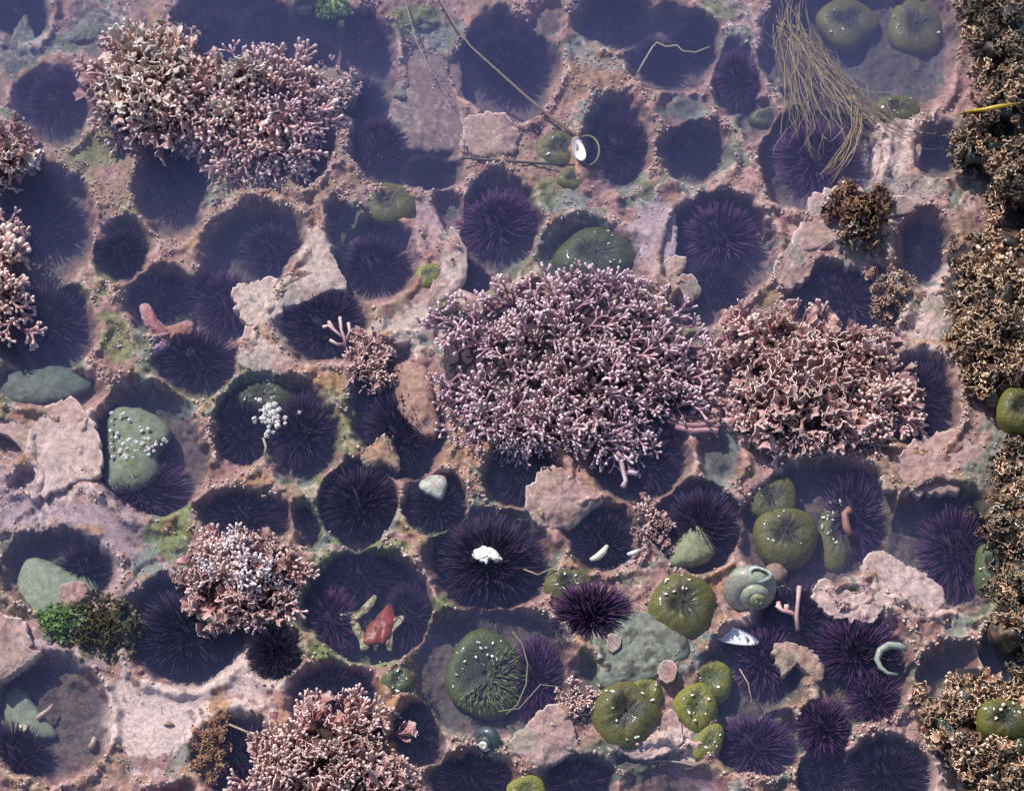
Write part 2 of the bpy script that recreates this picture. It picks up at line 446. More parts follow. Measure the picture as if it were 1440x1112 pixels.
def blob(name, poly, z0, H, mat, base, rim=None, thick=10.0, power=3.0, wiggle=2.0, rough=2.0, rscale=12.0, rimw=0.1, slope=(0, 0),
         segs=84, rings=14, seed=0, parent=None, mott=None, curl=0.0, blend=0.0):
    """a solid lump or plate over the closed outline poly; returns the object and its upper points with normals"""
    o = smooth_outline(poly, segs)
    c = o.mean(0)
    th = np.arange(segs) / segs * 2 * math.pi
    d = o - c
    rad = np.linalg.norm(d, axis=1)
    wob = 1 + wiggle / rad * (fbm(o[:, 0] / 7, o[:, 1] / 7, seed + 5, 3) * 1.4)
    o = c + d * wob[:, None]
    rr = 1 - (1 - np.arange(rings + 1) / rings) ** 1.5
    uu = c[0] + (o[None, :, 0] - c[0]) * rr[:, None]
    vv = c[1] + (o[None, :, 1] - c[1]) * rr[:, None]
    prof = np.clip(1 - rr ** power, 0, 1) ** (1 / power)
    zz = z0 + H * prof[:, None] + rough * fbm(uu / rscale, vv / rscale, seed + 9, 4) * (1 if rough < 6 else sstep(0, .25, 1.02 - rr)[:, None])
    zz = zz + slope[0] * (uu - c[0]) + slope[1] * (vv - c[1])
    if curl:
        zz = zz + curl * sstep(0.8, 1, rr)[:, None] * (0.5 + 0.9 * fbm(uu / 9, vv / 9, seed + 33, 2))
    x, y, z = unp(uu, vv, zz)
    top = np.stack([x, y, z], -1).reshape(-1, 3)
    side = []
    for k, (f, sh) in enumerate(((0.5, 1.0), (1.0, 0.93))):
        u2 = c[0] + (o[:, 0] - c[0]) * sh; v2 = c[1] + (o[:, 1] - c[1]) * sh
        x, y, z = unp(o[:, 0], o[:, 1], zz[-1])
        x2, y2, _ = unp(u2, v2, zz[-1])
        side.append(np.stack([x2, y2, z - f * thick * S], -1))
    bot = np.stack([side[-1].mean(0)], 0)
    verts = np.concatenate([top] + side + [bot])
    nr = rings + 3
    faces = []
    for i in range(nr - 1):
        for j in range(segs):
            a, b = i * segs + j, i * segs + (j + 1) % segs
            faces.append((a, a + segs, b + segs, b) )
    bi = nr * segs
    for j in range(segs):
        faces.append(((nr - 1) * segs + j, bi, (nr - 1) * segs + (j + 1) % segs))
    col = np.tile(np.asarray(base, float), (len(verts), 1))
    f1 = fbm(uu / 10, vv / 10, seed + 21, 4).reshape(-1)
    n0 = len(top)
    if mott is not None:
        k = sstep(0.05, 0.45, f1)[:, None] * 0.9
        col[:n0] = col[:n0] * (1 - k) + np.asarray(mott) * k
    if blend:
        gc = colour(uu, vv, zz, np.full(uu.shape, 30.0)).reshape(-1, 3)
        col[:n0] = col[:n0] * (1 - blend) + gc * blend
        d1 = sstep(.35, .6, fbm(uu / 9, vv / 9, seed + 41, 3).reshape(-1))[:, None] * .5
        col[:n0] = col[:n0] * (1 - d1) + BROWN * d1
    col[:n0] *= (1 + 0.36 * fbm(uu / 5, vv / 5, seed + 25, 3).reshape(-1))[:, None]
    if rim is not None:
        k = np.repeat(sstep(1 - rimw * 1.4, 1 - rimw * 0.2, rr), segs)[:, None] * (0.45 + 0.55 * sstep(-.3, .3, fbm(uu / 15, vv / 15, seed + 27, 2).reshape(-1)))[:, None]
        col[:n0] = col[:n0] * (1 - k) + np.asarray(rim) * k
    loc = Vector(verts.mean(0).tolist())
    loc.z = float(verts[:, 2].min())
    verts = verts - np.array(loc)
    me = make_mesh(name, verts, faces, mat, col)
    if parent is None:
        ob = link(name, me, None, loc)
    else:
        ob = link(name, me, parent, loc - parent.location)
    return ob, top, np.repeat(rr, segs), Vector((float(top[0][0]), float(top[0][1]), float(top[0][2])))

def ell(cx, cy, rx, ry, rot=0, n=12, jit=0.08, seed=1):
    r_ = random.Random(seed + int(cx) * 7 + int(cy))
    ca, sa = math.cos(R(rot)), math.sin(R(rot))
    out = []
    for k in range(n):
        a = 2 * math.pi * k / n
        q = 1 + r_.uniform(-jit, jit)
        X, Y = rx * q * math.cos(a), ry * q * math.sin(a)
        out.append((cx + X * ca - Y * sa, cy + X * sa + Y * ca))
    return out

# ------------------------------------------------------------------ coralline fronds
def rot_to(d, spin=0.0):
    return Vector(d).normalized().to_track_quat('Z', 'Y') @ Quaternion((0, 0, 1), spin)

def tube(verts, faces, cols, pts, rads, cs, n=5):
    """tapering tube through pts, closed at both ends"""
    base = len(verts)
    m = len(pts)
    for i, (p, r) in enumerate(zip(pts, rads)):
        a = pts[max(i - 1, 0)]; b = pts[min(i + 1, m - 1)]
        d = (b - a)
        if d.length < 1e-9: d = Vector((0, 0, 1))
        q = d.to_track_quat('Z', 'Y')
        for k in range(n):
            t = 2 * math.pi * k / n
            verts.append(p + q @ Vector((math.cos(t) * r, math.sin(t) * r, 0)))
            cols.append(cs[i])
    for i in range(m - 1):
        for k in range(n):
            a = base + i * n + k; b = base + i * n + (k + 1) % n
            faces.append((a, b, b + n, a + n))
    faces.append(tuple(base + (m - 1) * n + k for k in range(n)))
    faces.append(tuple(base + k for k in reversed(range(n))))

def lerp(a, b, t): return tuple(a[i] + (b[i] - a[i]) * t for i in range(3))

def finger_frond(seed, base, tip, mat, depth=3, fat=1.0, spread=32):
    r_ = random.Random(seed)
    V_, F_, C_ = [], [], []
    def grow(p, d, L, lev):
        r0 = (0.055 - 0.006 * lev) * fat
        bend = Vector((r_.uniform(-.3, .3), r_.uniform(-.3, .3), 0))
        mid = p + (d + bend * 0.3).normalized() * L * 0.5
        end = mid + (d - bend * 0.2).normalized() * L * 0.5
        last = lev == depth or (lev > 1 and r_.random() < 0.18)
        t0, t1 = lev / (depth + 1), (lev + 1) / (depth + 1)
        if last:
            tube(V_, F_, C_, [p, mid, end, end + d * r0 * 1.1, end + d * r0 * 1.7], [r0, r0 * .8, r0 * 1.25, r0 * 1.2, r0 * .5],
                 [lerp(base, tip, t0 * .35), lerp(base, tip, .3), lerp(base, tip, .65), tip, tip])
            return
        tube(V_, F_, C_, [p, mid, end], [r0, r0 * .85, r0 * 1.05], [lerp(base, tip, t0 * .3), lerp(base, tip, t0 * .3), lerp(base, tip, t1 * .35)])
        k = 3 if r_.random() < 0.3 else 2
        for i in range(k):
            a = (i - (k - 1) / 2) * R(spread) * 2 / max(k - 1, 1) * r_.uniform(.7, 1.2)
            q = Quaternion((0, 1, 0), a) @ Quaternion((1, 0, 0), R(r_.uniform(-28, 28)))
            q2 = d.to_track_quat('Z', 'Y')
            nd = q2 @ (q @ Vector((0, 0, 1)))
            grow(end - d * r0 * .4, nd.normalized(), L * r_.uniform(.72, .95), lev + 1)
    grow(Vector((0, 0, -.05)), Vector((0, 0, 1)), 0.34, 0)
    V2 = [tuple(v) for v in V_]
    me = make_mesh('frond', V2, F_, mat, np.array(C_))
    return me

def fan_frond(seed, base, tip, mat, lobes=7, wav=0.16):
    """a branched spray of small ruffled fans with pale edges"""
    r_ = random.Random(seed)
    V_, F_, C_ = [], [], []
    def fan(org, q, L, half):
        na, nr = 9, 4
        ph = r_.uniform(0, 6)
        f = r_.uniform(4, 8)
        for side in (0, 1):
            b0 = len(V_)
            for i in range(nr):
                t = (0, .45, .86, 1)[i]
                for j in range(na):
                    a = -half + 2 * half * j / (na - 1)
                    lob = 0.70 + 0.30 * abs(math.sin(a * f * .8 + ph)) ** 0.7
                    rr = L * (0.06 + 0.94 * t * lob)
                    y = math.sin(a * f + ph) * wav * t * t * L + 0.22 * t * t * L
                    th = 0.026 * (1 - 0.3 * t)
                    V_.append(org + q @ Vector((math.sin(a) * rr, y + (th if side else -th), math.cos(a) * rr)))
                    C_.append(lerp(base, tip, (0, .06, .22, 1.0)[i]))
            for i in range(nr - 1):
                for j in range(na - 1):
                    a = b0 + i * na + j
                    F_.append((a, a + 1, a + na + 1, a + na) if side else (a, a + na, a + na + 1, a + 1))
        n0 = len(V_) - 2 * nr * na
        loop = [i * na for i in range(nr - 1)] + [(nr - 1) * na + j for j in range(na)] + [i * na + na - 1 for i in reversed(range(nr - 1))]
        for a, b in zip(loop[:-1], loop[1:]):
            F_.append((n0 + a, n0 + b, n0 + nr * na + b, n0 + nr * na + a))
    for k in range(lobes):
        a = 6.283 * k / lobes + r_.uniform(-.4, .4)
        out = r_.uniform(.05, .42)
        org = Vector((math.cos(a) * out, math.sin(a) * out, r_.uniform(.15, .6)))
        q = Quaternion((0, 0, 1), a + math.pi / 2 + r_.uniform(-.9, .9)) @ Quaternion((1, 0, 0), R(r_.uniform(5, 55)))
        fan(org, q, r_.uniform(.28, .50), R(r_.uniform(24, 58)))
        tube(V_, F_, C_, [Vector((0, 0, -.05)), org * .6, org], [.045, .04, .04], [base, base, base], n=4)
    return make_mesh('frond', [tuple(v) for v in V_], F_, mat, np.array(C_))

def palette_set(kind, base, tip, mat, n=6, seed=0, **kw):
    out = []
    for i in range(n):
        if kind == 'finger': out.append(finger_frond(seed + i, base, tip, mat, **kw))
        elif kind == 'fan': out.append(fan_frond(seed + i, base, tip, mat, **kw))
    return out

F_MAUVE = palette_set('finger', (.34, .165, .215), (.82, .64, .66), M_FROND, 7, 10, spread=38, fat=.84)
F_PINK = palette_set('finger', (.42, .20, .20), (.82, .62, .56), M_FROND, 6, 30, fat=1.25)
F_FAT = palette_set('finger', (.40, .19, .17), (.80, .62, .56), M_FROND, 5, 50, depth=2, fat=1.9)
FAN_SMALL = []
F_WHITE = palette_set('finger', (.42, .28, .33), (.92, .82, .82), M_FROND, 5, 60, fat=1.1)
FAN_RED = palette_set('fan', (.38, .165, .155), (.82, .62, .58), M_FROND, 6, 70)
FAN_PINK = palette_set('fan', (.38, .18, .17), (.82, .64, .60), M_FROND, 6, 80)
FAN_WET_GLARE = palette_set('fan', (.50, .30, .24), (.98, .95, .90), M_WFROND, 6, 90, lobes=4)  # near-white tips carry the glare of wet fronds in their colour
FAN_ROCK = palette_set('fan', (.20, .075, .035), (.86, .64, .44), M_WFROND, 7, 100, wav=.25, lobes=9)  # pale golden tips have the wall's highlights painted into them
F_ROCK = palette_set('finger', (.20, .08, .045), (.82, .62, .46), M_WFROND, 5, 110, fat=1.6, depth=2)
FAN_DARK = palette_set('fan', (.06, .038, .025), (.36, .27, .19), M_WFROND, 6, 120, wav=.25, lobes=9)
F_MAROON = palette_set('fan', (.09, .02, .015), (.42, .25, .13), M_WFROND, 5, 130)

def stick_fronds(parent, pts, dirs, sets, size, r_, name='frond'):
    for p, d in zip(pts, dirs):
        o = link(name, r_.choice(sets), parent)
        s = size * S * r_.uniform(.55, 1.35)
        o.scale = (s, s, s)
        o.rotation_mode = 'QUATERNION'
        o.rotation_quaternion = rot_to(d, r_.uniform(0, 6.28))
        o.location = p - parent.location

def tuft(name, poly, z0, H, n, sets, size, label, cat, group=None, seed=1, base=(.045, .025, .03), out=1.0, mat=None, thick=26, rough=4, up=0.9, seg=60):
    r_ = random.Random(seed)
    root = empty(name, P(np.mean([p[0] for p in poly]), np.mean([p[1] for p in poly]), z0))
    tag(root, label, cat, group)
    ob, top, rr, c = blob('holdfast', poly, z0, H, mat or M_ROCK, base, None, thick=thick, power=2.2, wiggle=3, rough=rough, rscale=14, segs=seg, rings=9, seed=seed, parent=root)
    # even spread over the mound: sample by area
    wgt = rr * np.repeat(np.gradient(np.unique(rr)), seg) + 1e-4
    wgt = wgt * sstep(-.45, .15, fbm(top[:, 0] / S / 26, top[:, 1] / S / 26, seed, 2) + .25)
    idx = r_.choices(range(len(top)), weights=wgt.tolist(), k=n)
    pts, dirs = [], []
    for i in idx:
        p = Vector(top[i].tolist()) + Vector((r_.gauss(0, 5) * S, r_.gauss(0, 5) * S, r_.uniform(-7, 3) * S))
        o = p - c; o.z = 0
        if o.length > 1e-6: o.normalize()
        k = rr[i] ** 1.4
        d = o * out * k + Vector((0, 0, 1)) * (up * (1.15 - k)) + Vector((r_.gauss(0, .48), r_.gauss(0, .48), r_.gauss(0, .15)))
        pts.append(p); dirs.append(d)
    stick_fronds(root, pts, dirs, sets, size, r_)
    return root

# ------------------------------------------------------------------ urchins
def fib_dirs(n, zmin, seed):
    r_ = random.Random(seed)
    out = []
    for i in range(n):
        z = 1 - (1 - zmin) * (i + .5) / n
        a = i * 2.399963
        s = math.sqrt(max(0, 1 - z * z))
        d = Vector((s * math.cos(a), s * math.sin(a), z)) + Vector((r_.gauss(0, .10), r_.gauss(0, .10), r_.gauss(0, .10)))
        out.append(d.normalized())
    return out

def test_mesh(base):
    V_, F_, C_ = [], [], []
    nr, ns = 9, 24
    for i in range(nr):
        a = math.pi * 0.62 * i / (nr - 1)
        for j in range(ns):
            b = 2 * math.pi * j / ns
            k = 1 + .02 * math.sin(b * 10)
            V_.append((math.sin(a) * math.cos(b) * .56 * k, math.sin(a) * math.sin(b) * .56 * k, .10 + math.cos(a) * .40))
            C_.append([c * (1 + .3 * math.sin(b * 10)) for c in base])
    for i in range(nr - 1):
        for j in range(ns):
            a, b = i * ns + j, i * ns + (j + 1) % ns
            F_.append((a, a + ns, b + ns, b))
    F_.append(tuple(range((nr - 1) * ns, nr * ns)))
    return make_mesh('urchin_body', V_, F_, M_URCH, np.array(C_))

def spine_geo(V_, F_, C_, d, L, r0, base, tip, bend):
    p = Vector((d.x * .57, d.y * .57, .10 + d.z * .38))
    e = p + d * L
    m = (p + e) * .5 + bend
    tube(V_, F_, C_, [p, m, e], [r0, r0 * .85, r0 * .35], [base, lerp(base, tip, .6), tip], n=4)

def spines_mesh(seed, base, tip, n=430, thick=.021, lo=.30, hi=.52):
    r_ = random.Random(seed)
    V_, F_, C_ = [], [], []
    for d in fib_dirs(n, -.25, seed):
        lift = Vector((d.x, d.y, max(d.z, -.1) * .9)).normalized()
        L = r_.uniform(lo, hi)
        tk = 1 - .7 * max(0, d.z) ** 8
        spine_geo(V_, F_, C_, lift, L * (.7 + .3 * tk), thick * r_.uniform(.8, 1.2), lerp(base, tip, r_.uniform(0, .2)), lerp(base, tip, r_.uniform(.5, 1.0) * tk),
                  Vector((r_.gauss(0, .012), r_.gauss(0, .012), 0)))
    return make_mesh('spines', [tuple(v) for v in V_], F_, M_URCH, np.array(C_), smooth=True)

UPAL = {
 'k': ((.008, .006, .014), (.045, .028, .062)),
 'd': ((.012, .007, .018), (.062, .035, .078)),
 'p': ((.020, .008, .028), (.120, .052, .135)),
}
BODY = {k: test_mesh(v[0]) for k, v in UPAL.items()}
SPN = {k: [spines_mesh(200 + i + ord(k), v[0], v[1]) for i in range(3)] for k, v in UPAL.items()}
_sv, _sf, _sc = {}, {}, {}
def one_spine(base, tip):
    V_, F_, C_ = [], [], []
    tube(V_, F_, C_, [Vector((0, 0, 0)), Vector((.01, 0, .5)), Vector((0, 0, 1))], [.042, .036, .014], [base, lerp(base, tip, .6), tip], n=5)
    return make_mesh('spine', [tuple(v) for v in V_], F_, M_URCH, np.array(C_))
SPN1 = {k: [one_spine(lerp(v[0], v[1], a), lerp(v[0], v[1], b)) for a, b in ((0, .8), (.1, 1), (0, .3))] for k, v in UPAL.items()}

def urchin(i, u, v, rx, ry, zc, pal, label, single=0):
    """zc: height of the urchin's underside (plan units)"""
    r_ = random.Random(900 + i)
    rx, ry, zc = rx * 1.13, ry * 1.13, zc * .84
    Rr = min(rx, ry)
    p = P(u, v, zc + .3 * Rr)
    root = empty('purple_urchin', Vector((p.x, p.y, p.z - .3 * Rr * S)), r_.uniform(0, 6.28) if abs(rx - ry) < 8 else 0)
    tag(root, label, 'sea urchin', 'purple sea urchins in the burrows of the rock')
    sx, sy, sz = rx * S, ry / .93 * S, Rr * S
    b = link('urchin_body', BODY[pal], root); b.scale = (sx, sy, sz)
    if not single:
        s = link('spines', r_.choice(SPN[pal]), root); s.scale = (sx, sy, sz)
        s['kind'] = 'stuff'
    else:
        s = link('short_spines', SPN[pal][0], root); s.scale = (sx * .86, sy * .86, sz * 1.02); s['kind'] = 'stuff'
        for d in fib_dirs(single, -.12, 300 + i):
            s = link('spine', SPN1[pal][2] if d.z > .93 else r_.choice(SPN1[pal]), root)
            s.location = (d.x * .57 * sx, d.y * .57 * sy, (.10 + d.z * .37) * sz)
            L = r_.uniform(.34, .54)
            s.scale = (sz * .55, sz * .55, Rr * S * L)
            s.rotation_mode = 'QUATERNION'
            dd = Vector((d.x * sx / sz, d.y * sy / sz, d.z))
            s.rotation_quaternion = rot_to(dd, r_.uniform(0, 6))
    tl = r_.uniform(-.12, .12)
    root.rotation_euler.x = R(6) + tl
    root.rotation_euler.y = tl
    return root

URCHINS = [  # u, v, rx, ry, underside z, palette, label, single spines
 (30,22,42,40,-52,'d','murky urchin in the topmost left corner, half behind a dark green ridge',0),
 (80,142,50,46,-52,'p','violet hazy urchin between the green ridges and the left arm of the wet white-tipped algae',0),
 (300,48,50,44,-66,'d','deep shadowy urchin right above the whitest wet algae clump',0),
 (378,38,48,46,-66,'d','deep brownish urchin below the small cream pebble at the top edge',0),
 (440,74,38,32,-62,'k','dark urchin under the bright green algae patch at the top edge',0),
 (512,36,36,44,-46,'p','violet urchin left of the green moss patch at the top edge',0),
 (506,138,36,36,-64,'k','black urchin beside the round tan knobby algae lump',0),
 (530,200,44,42,-48,'p','violet urchin left of the foot of the broad brown submerged ledge',0),
 (716,88,58,58,-72,'k','largest dark urchin at the top, crossed by the long brown kelp stalk',0),
 (866,28,48,32,-56,'k','dark urchin near the top edge above the pale grey ledge',0),
 (925,84,38,40,-62,'k','dark urchin that holds the bent yellowish weed thread',0),
 (972,58,34,40,-56,'d','dusky urchin under the curved pale arch at the top',0),
 (1038,112,34,50,-38,'p','upright oval violet urchin left of the brown drifting seaweed',0),
 (872,205,44,58,-50,'d','large dusky urchin just right of the white shell on the stalk end',0),
 (978,206,42,38,-60,'k','black urchin in the half-moon hole under the triangular grey hollow',0),
 (242,262,44,64,-62,'k','tall black urchin in the burrow below the white-tipped algae plume',0),
 (60,308,54,60,-62,'k','big dark urchin in the burrow beside the left-edge algae tuft',0),
 (172,355,38,38,-24,'d','small round dusky urchin between two green-tinged ridges at the left',0),
 (440,222,24,34,-46,'k','black urchin in the narrow burrow at the end of the pinkish plume',0),
 (385,352,44,48,-54,'d','dusky urchin under the arch left of the tall sandy ridge',0),
 (318,425,44,50,-52,'p','violet-spined urchin just left of the flat pale crust knob',0),
 (526,372,50,46,-50,'d','dusky urchin in the burrow just above the broad sandy saddle',0),
 (456,455,60,50,-36,'d','broad dark urchin behind the small antler-like pink sprig',0),
 (702,312,50,56,-44,'p','violet urchin in the upright burrow above the great central algae mound',0),
 (664,388,22,28,-32,'d','small wedge-shaped dusky urchin at the right end of the sandy saddle',0),
 (1015,330,56,50,-52,'p','wide violet urchin right of the lilac crust slope',0),
 (1005,400,38,44,-60,'k','black urchin behind the pair of small brown crust flaps',0),
 (1150,220,64,58,-52,'p','big violet urchin under the trailing ends of the brown seaweed',0),
 (62,450,60,56,-58,'d','large hazy urchin in the left burrow above the long grey-green stone',0),
 (228,418,44,34,-48,'k','black urchin above the pinkish starfish',0),
 (278,505,52,42,-40,'d','bristly urchin below the pinkish starfish',0),
 (195,690,70,44,-46,'p','violet urchin bulging from under the barnacled mossy stone',0),
 (338,608,38,56,-44,'k','black urchin on the left side of the green-floored twin burrow',0),
 (424,604,48,62,-44,'d','dusky urchin on the right side of the green-floored twin burrow',150),
 (562,606,56,68,-44,'d','dark urchin with long spines just left of the brown dotted lump',170),
 (506,706,52,56,-38,'d','round dark urchin with purple spines between two green ridges',180),
 (614,708,40,38,-36,'k','small black urchin with a grey stone on top',0),
 (345,724,56,34,-42,'d','flat dark urchin behind the white-edged algae rosette',0),
 (434,736,16,30,-36,'k','thin sliver of a black urchin left of the green ridge',0),
 (690,788,76,62,-40,'d','large dark urchin carrying a creamy white lump',220),
 (512,812,58,34,-52,'k','black urchin in the upper half of the burrow with the red scrap',0),
 (468,876,34,46,-42,'p','reddish purple urchin at the left wall of the burrow with the red scrap',0),
 (574,866,32,48,-50,'d','dusky urchin on the right wall of the burrow with the red scrap',0),
 (736,668,48,38,-44,'d','dark urchin left of the pale triangular crust flap, under the great mound',0),
 (905,640,54,56,-54,'d','black urchin right under the hanging fringe of the great central mound',0),
 (850,758,48,42,-42,'k','black urchin holding a curved cream sliver of shell',190),
 (988,738,52,54,-40,'d','black urchin bent round a smooth pear-shaped olive stone',190),
 (1200,724,38,66,-52,'p','purple urchin along the right wall of the large round anemone burrow',0),
 (1350,775,54,66,-50,'p','violet urchin in the large hazy burrow beside the right-hand rock',0),
 (1296,560,46,58,-46,'d','dark urchin peering out right of the leafy pink algae cushion',0),
 (1188,418,62,42,-52,'p','violet urchin above the leafy pink algae cushion',0),
 (1298,350,32,46,-54,'k','black urchin in the slanting hole left of the golden-brown rock',0),
 (120,800,38,36,-44,'d','dusky urchin tucked behind the large green stone at the left',0),
 (266,888,76,62,-52,'k','great black urchin in the burrow under the white-edged rosette',220),
 (390,916,41,42,-16,'k','neat round black urchin standing clear on the pale crust',240),
 (20,1060,40,40,-36,'d','dark urchin at the left edge below the green wedge stone',0),
 (470,976,54,36,-42,'k','black urchin just above the bottom algae cushion',0),
 (335,1066,48,50,-40,'d','dark urchin left of the bottom algae cushion crossed by a weed thread',0),
 (586,1032,32,46,-46,'k','narrow black urchin right of the bottom algae cushion',0),
 (755,955,38,66,-42,'p','purple urchin squeezed right of the big open anemone',200),
 (664,1096,54,38,-42,'k','black urchin at the bottom edge beneath the dark snail',0),
 (815,1104,46,34,-42,'d','dark urchin at the bottom edge next to the yellow-green anemone rim',0),
 (832,862,58,44,-8,'p','bright purple bristly urchin sitting in the open beside the grey boulder',260),
 (1076,926,44,50,-42,'p','purple urchin with coarse pink spines below the empty mussel shell',150),
 (1125,872,46,54,-44,'d','dark urchin under the pink twigs right of the big snail',0),
 (1206,916,50,56,-30,'p','vivid purple urchin beside the pale curled shell piece',230),
 (1232,984,38,42,-26,'p','purple urchin with spread spines directly below the one with the curled shell piece',170),
 (1160,1022,38,42,-20,'p','small purple urchin with bundled spines left of the green flake hollow',160),
 (1160,1088,34,36,-46,'k','shadowy urchin at the bottom edge under the small purple one',0),
 (1250,1092,54,40,-42,'k','wide dark urchin at the bottom edge left of the green rock face',0),
 (1062,1050,52,40,-44,'p','hazy violet urchin under the brown film right of the yellow-green anemones',0),
 (1330,216,28,30,-44,'d','violet urchin in the notch beside the wet black rock',0),
 (600,238,40,24,-50,'k','dark low urchin beneath the foot of the brown ledge',0),
]
for i, a in enumerate(URCHINS):
    urchin(i, *a)

# ------------------------------------------------------------------ anemones
AG = {'green': ((.115, .108, .038), (.030, .032, .018)), 'lime': ((.20, .195, .042), (.10, .12, .035)), 'dark': ((.06, .075, .025), (.03, .04, .02)), 'grey': ((.09, .11, .06), (.05, .06, .045))}
def anemone_body(rx, ry, H, pal, seed, open_=False):
    r_ = random.Random(seed)
    out, inn = AG[pal]
    prof = [(.02, .86), (.08, .87), (.16, .87), (.27, .90), (.36, .96), (.47, 1.0), (.60, .97), (.73, .88), (.85, .72), (.94, .50), (.99, .24), (.99, -.1), (.93, -.6), (.86, -1.2)]
    if open_: prof = [(.02, .66), (.10, .70), (.22, .74), (.36, .78), (.5, .84), (.64, .9), (.76, .92), (.87, .8), (.95, .56), (.97, .3), (.95, .04), (.9, -.25)]
    ns = 56
    V_, C_ = [], []
    lob = [(r_.uniform(.01, .05), r_.uniform(0, 6)) for _ in range(3)]
    sl = r_.uniform(.05, .35)
    t0 = lambda r: sstep(.05, .3, r) * (1 - sstep(.9, 1, r))
    for i, (r, z) in enumerate(prof):
        for j in range(ns):
            a = 2 * math.pi * j / ns
            k = 1 + sum(A * math.cos((m + 2) * a + ph) for m, (A, ph) in enumerate(lob)) * r + .018 * math.sin(28 * a) * sstep(.3, .9, r)
            zz = z * (1 + sl * .3 * math.cos(a * 2 + lob[0][1]) * (1 - r) * r * 4) + .022 * math.sin(28 * a) * (1 if i > 5 else 0)
            n_ = .13 * (r_.random() - .5) * float(t0(r))
            V_.append((r * k * math.cos(a) * rx * S, r * k * math.sin(a) * ry / .92 * S, (zz + n_) * H * S))
            t = sstep(.24, .62, r + .12 * math.sin(3 * a + seed) + r_.uniform(-.04, .04))
            c = lerp(lerp(inn, out, float(t)), [x * y for x, y in zip(out, (1.7, 1.75, 1.0))], float(sstep(.66, .98, r)) * .8)
            q = .82 + .25 * math.sin(28 * a) * float(t) + r_.uniform(-.08, .08)
            C_.append([x * q for x in c])
    F_ = []
    for i in range(len(prof) - 1):
        for j in range(ns):
            a, b = i * ns + j, i * ns + (j + 1) % ns
            F_.append((a, a + ns, b + ns, b))
    F_.append(tuple(reversed(range(ns))))
    return V_, F_, C_

def tentacle_mesh(base, tip):
    V_, F_, C_ = [], [], []
    tube(V_, F_, C_, [Vector((0, 0, 0)), Vector((0, .06, .35)), Vector((0, .02, .75)), Vector((0, -.08, 1))], [.16, .14, .09, .03], [base, lerp(base, tip, .4), lerp(base, tip, .8), tip], n=6)
    return make_mesh('tentacle', [tuple(v) for v in V_], F_, M_ANEM, np.array(C_))
TENT = {'green': tentacle_mesh((.055, .07, .025), (.20, .23, .10)), 'dark': tentacle_mesh((.05, .065, .03), (.26, .28, .13)), 'lime': tentacle_mesh((.12, .15, .04), (.20, .24, .08)), 'grey': tentacle_mesh((.07, .09, .05), (.13, .16, .1))}
def chip_mesh(seed, col):
    r_ = random.Random(seed)
    n = 7
    V_ = [(math.cos(k * 6.283 / n) * r_.uniform(.6, 1), math.sin(k * 6.283 / n) * r_.uniform(.4, .8), 0) for k in range(n)]
    V_ += [(x * .8, y * .8, r_.uniform(.3, .55)) for x, y, _ in V_]
    F_ = [tuple(reversed(range(n))), tuple(range(n, 2 * n))] + [(k, (k + 1) % n, n + (k + 1) % n, n + k) for k in range(n)]
    return make_mesh('shell_chip_glint', V_, F_, M_SHELL, np.tile(np.array(col), (2 * n, 1)), smooth=False)
CHIPS = [chip_mesh(k, c) for k, c in enumerate([(.85, .82, .74), (.8, .74, .62), (.88, .86, .84), (.7, .6, .5), (.78, .80, .76)])]  # pale chips are shell bits and also stand in for wet highlights

def anemone(u, v, rx, ry, zb, H, pal, label, open_=False, tent=22, chips=0, rot=0, seed=1, chipside=None):
    r_ = random.Random(seed * 31 + int(u))
    zb = max(zb, ground_at(u, v) - 3)
    H = H * .72
    p = P(u, v, zb + H * .5)
    root = empty('sea_anemone', Vector((p.x, p.y, p.z - H * .5 * S)), -R(rot))
    tag(root, label, 'sea anemone', 'green sea anemones in the pool')
    V_, F_, C_ = anemone_body(rx, ry, H, pal, seed + int(u), open_)
    link('anemone_column', make_mesh('anemone_column', V_, F_, M_ANEM, np.array(C_)), root)
    rings = [(.20, .84, tent // 2, .09, -.3), (.30, .90, tent, .10, -.1)] if not open_ else [(.26, .76, tent, .42, .9), (.40, .82, int(tent * 1.2), .46, 1.6), (.56, .88, int(tent * 1.2), .44, 2.6)]
    for rr, zz, n, L, lean in rings:
        for k in range(n):
            a = 2 * math.pi * (k + r_.uniform(-.2, .2)) / n
            if open_: a = -2.3 + 3.1 * (k + r_.uniform(-.4, .4)) / n
            t = link('tentacle', TENT[pal], root)
            t.location = (rr * rx * S * math.cos(a), rr * ry / .92 * S * math.sin(a), zz * H * S)
            s = L * min(rx, ry) * S * r_.uniform(.7, 1.25)
            t.scale = (s * (.5 - .15 * open_), s * (.5 - .15 * open_), s)
            t.rotation_mode = 'QUATERNION'
            t.rotation_quaternion = rot_to((math.cos(a) * lean + r_.gauss(0, .15 + .5 * open_), math.sin(a) * lean + r_.gauss(0, .15 + .5 * open_), .8), r_.uniform(0, 6))
    prof = [(.40, .97), (.54, 1.0), (.68, .96), (.81, .84)]
    for k in range(chips):
        a = r_.uniform(0, 6.283) if chipside is None else R(chipside) + r_.gauss(0, .7)
        rr, zz = r_.choice(prof)
        c = link('shell_chip_glint', r_.choice(CHIPS), root)
        c.location = (rr * rx * S * math.cos(a), rr * ry / .92 * S * math.sin(a), (zz * H + .3) * S)
        s = r_.uniform(1.4, 3.6) * S
        c.scale = (s * r_.uniform(.8, 1.5), s, s)
        c.rotation_euler = (r_.uniform(-.4, .4), r_.uniform(-.4, .4), r_.uniform(0, 6))
    return root

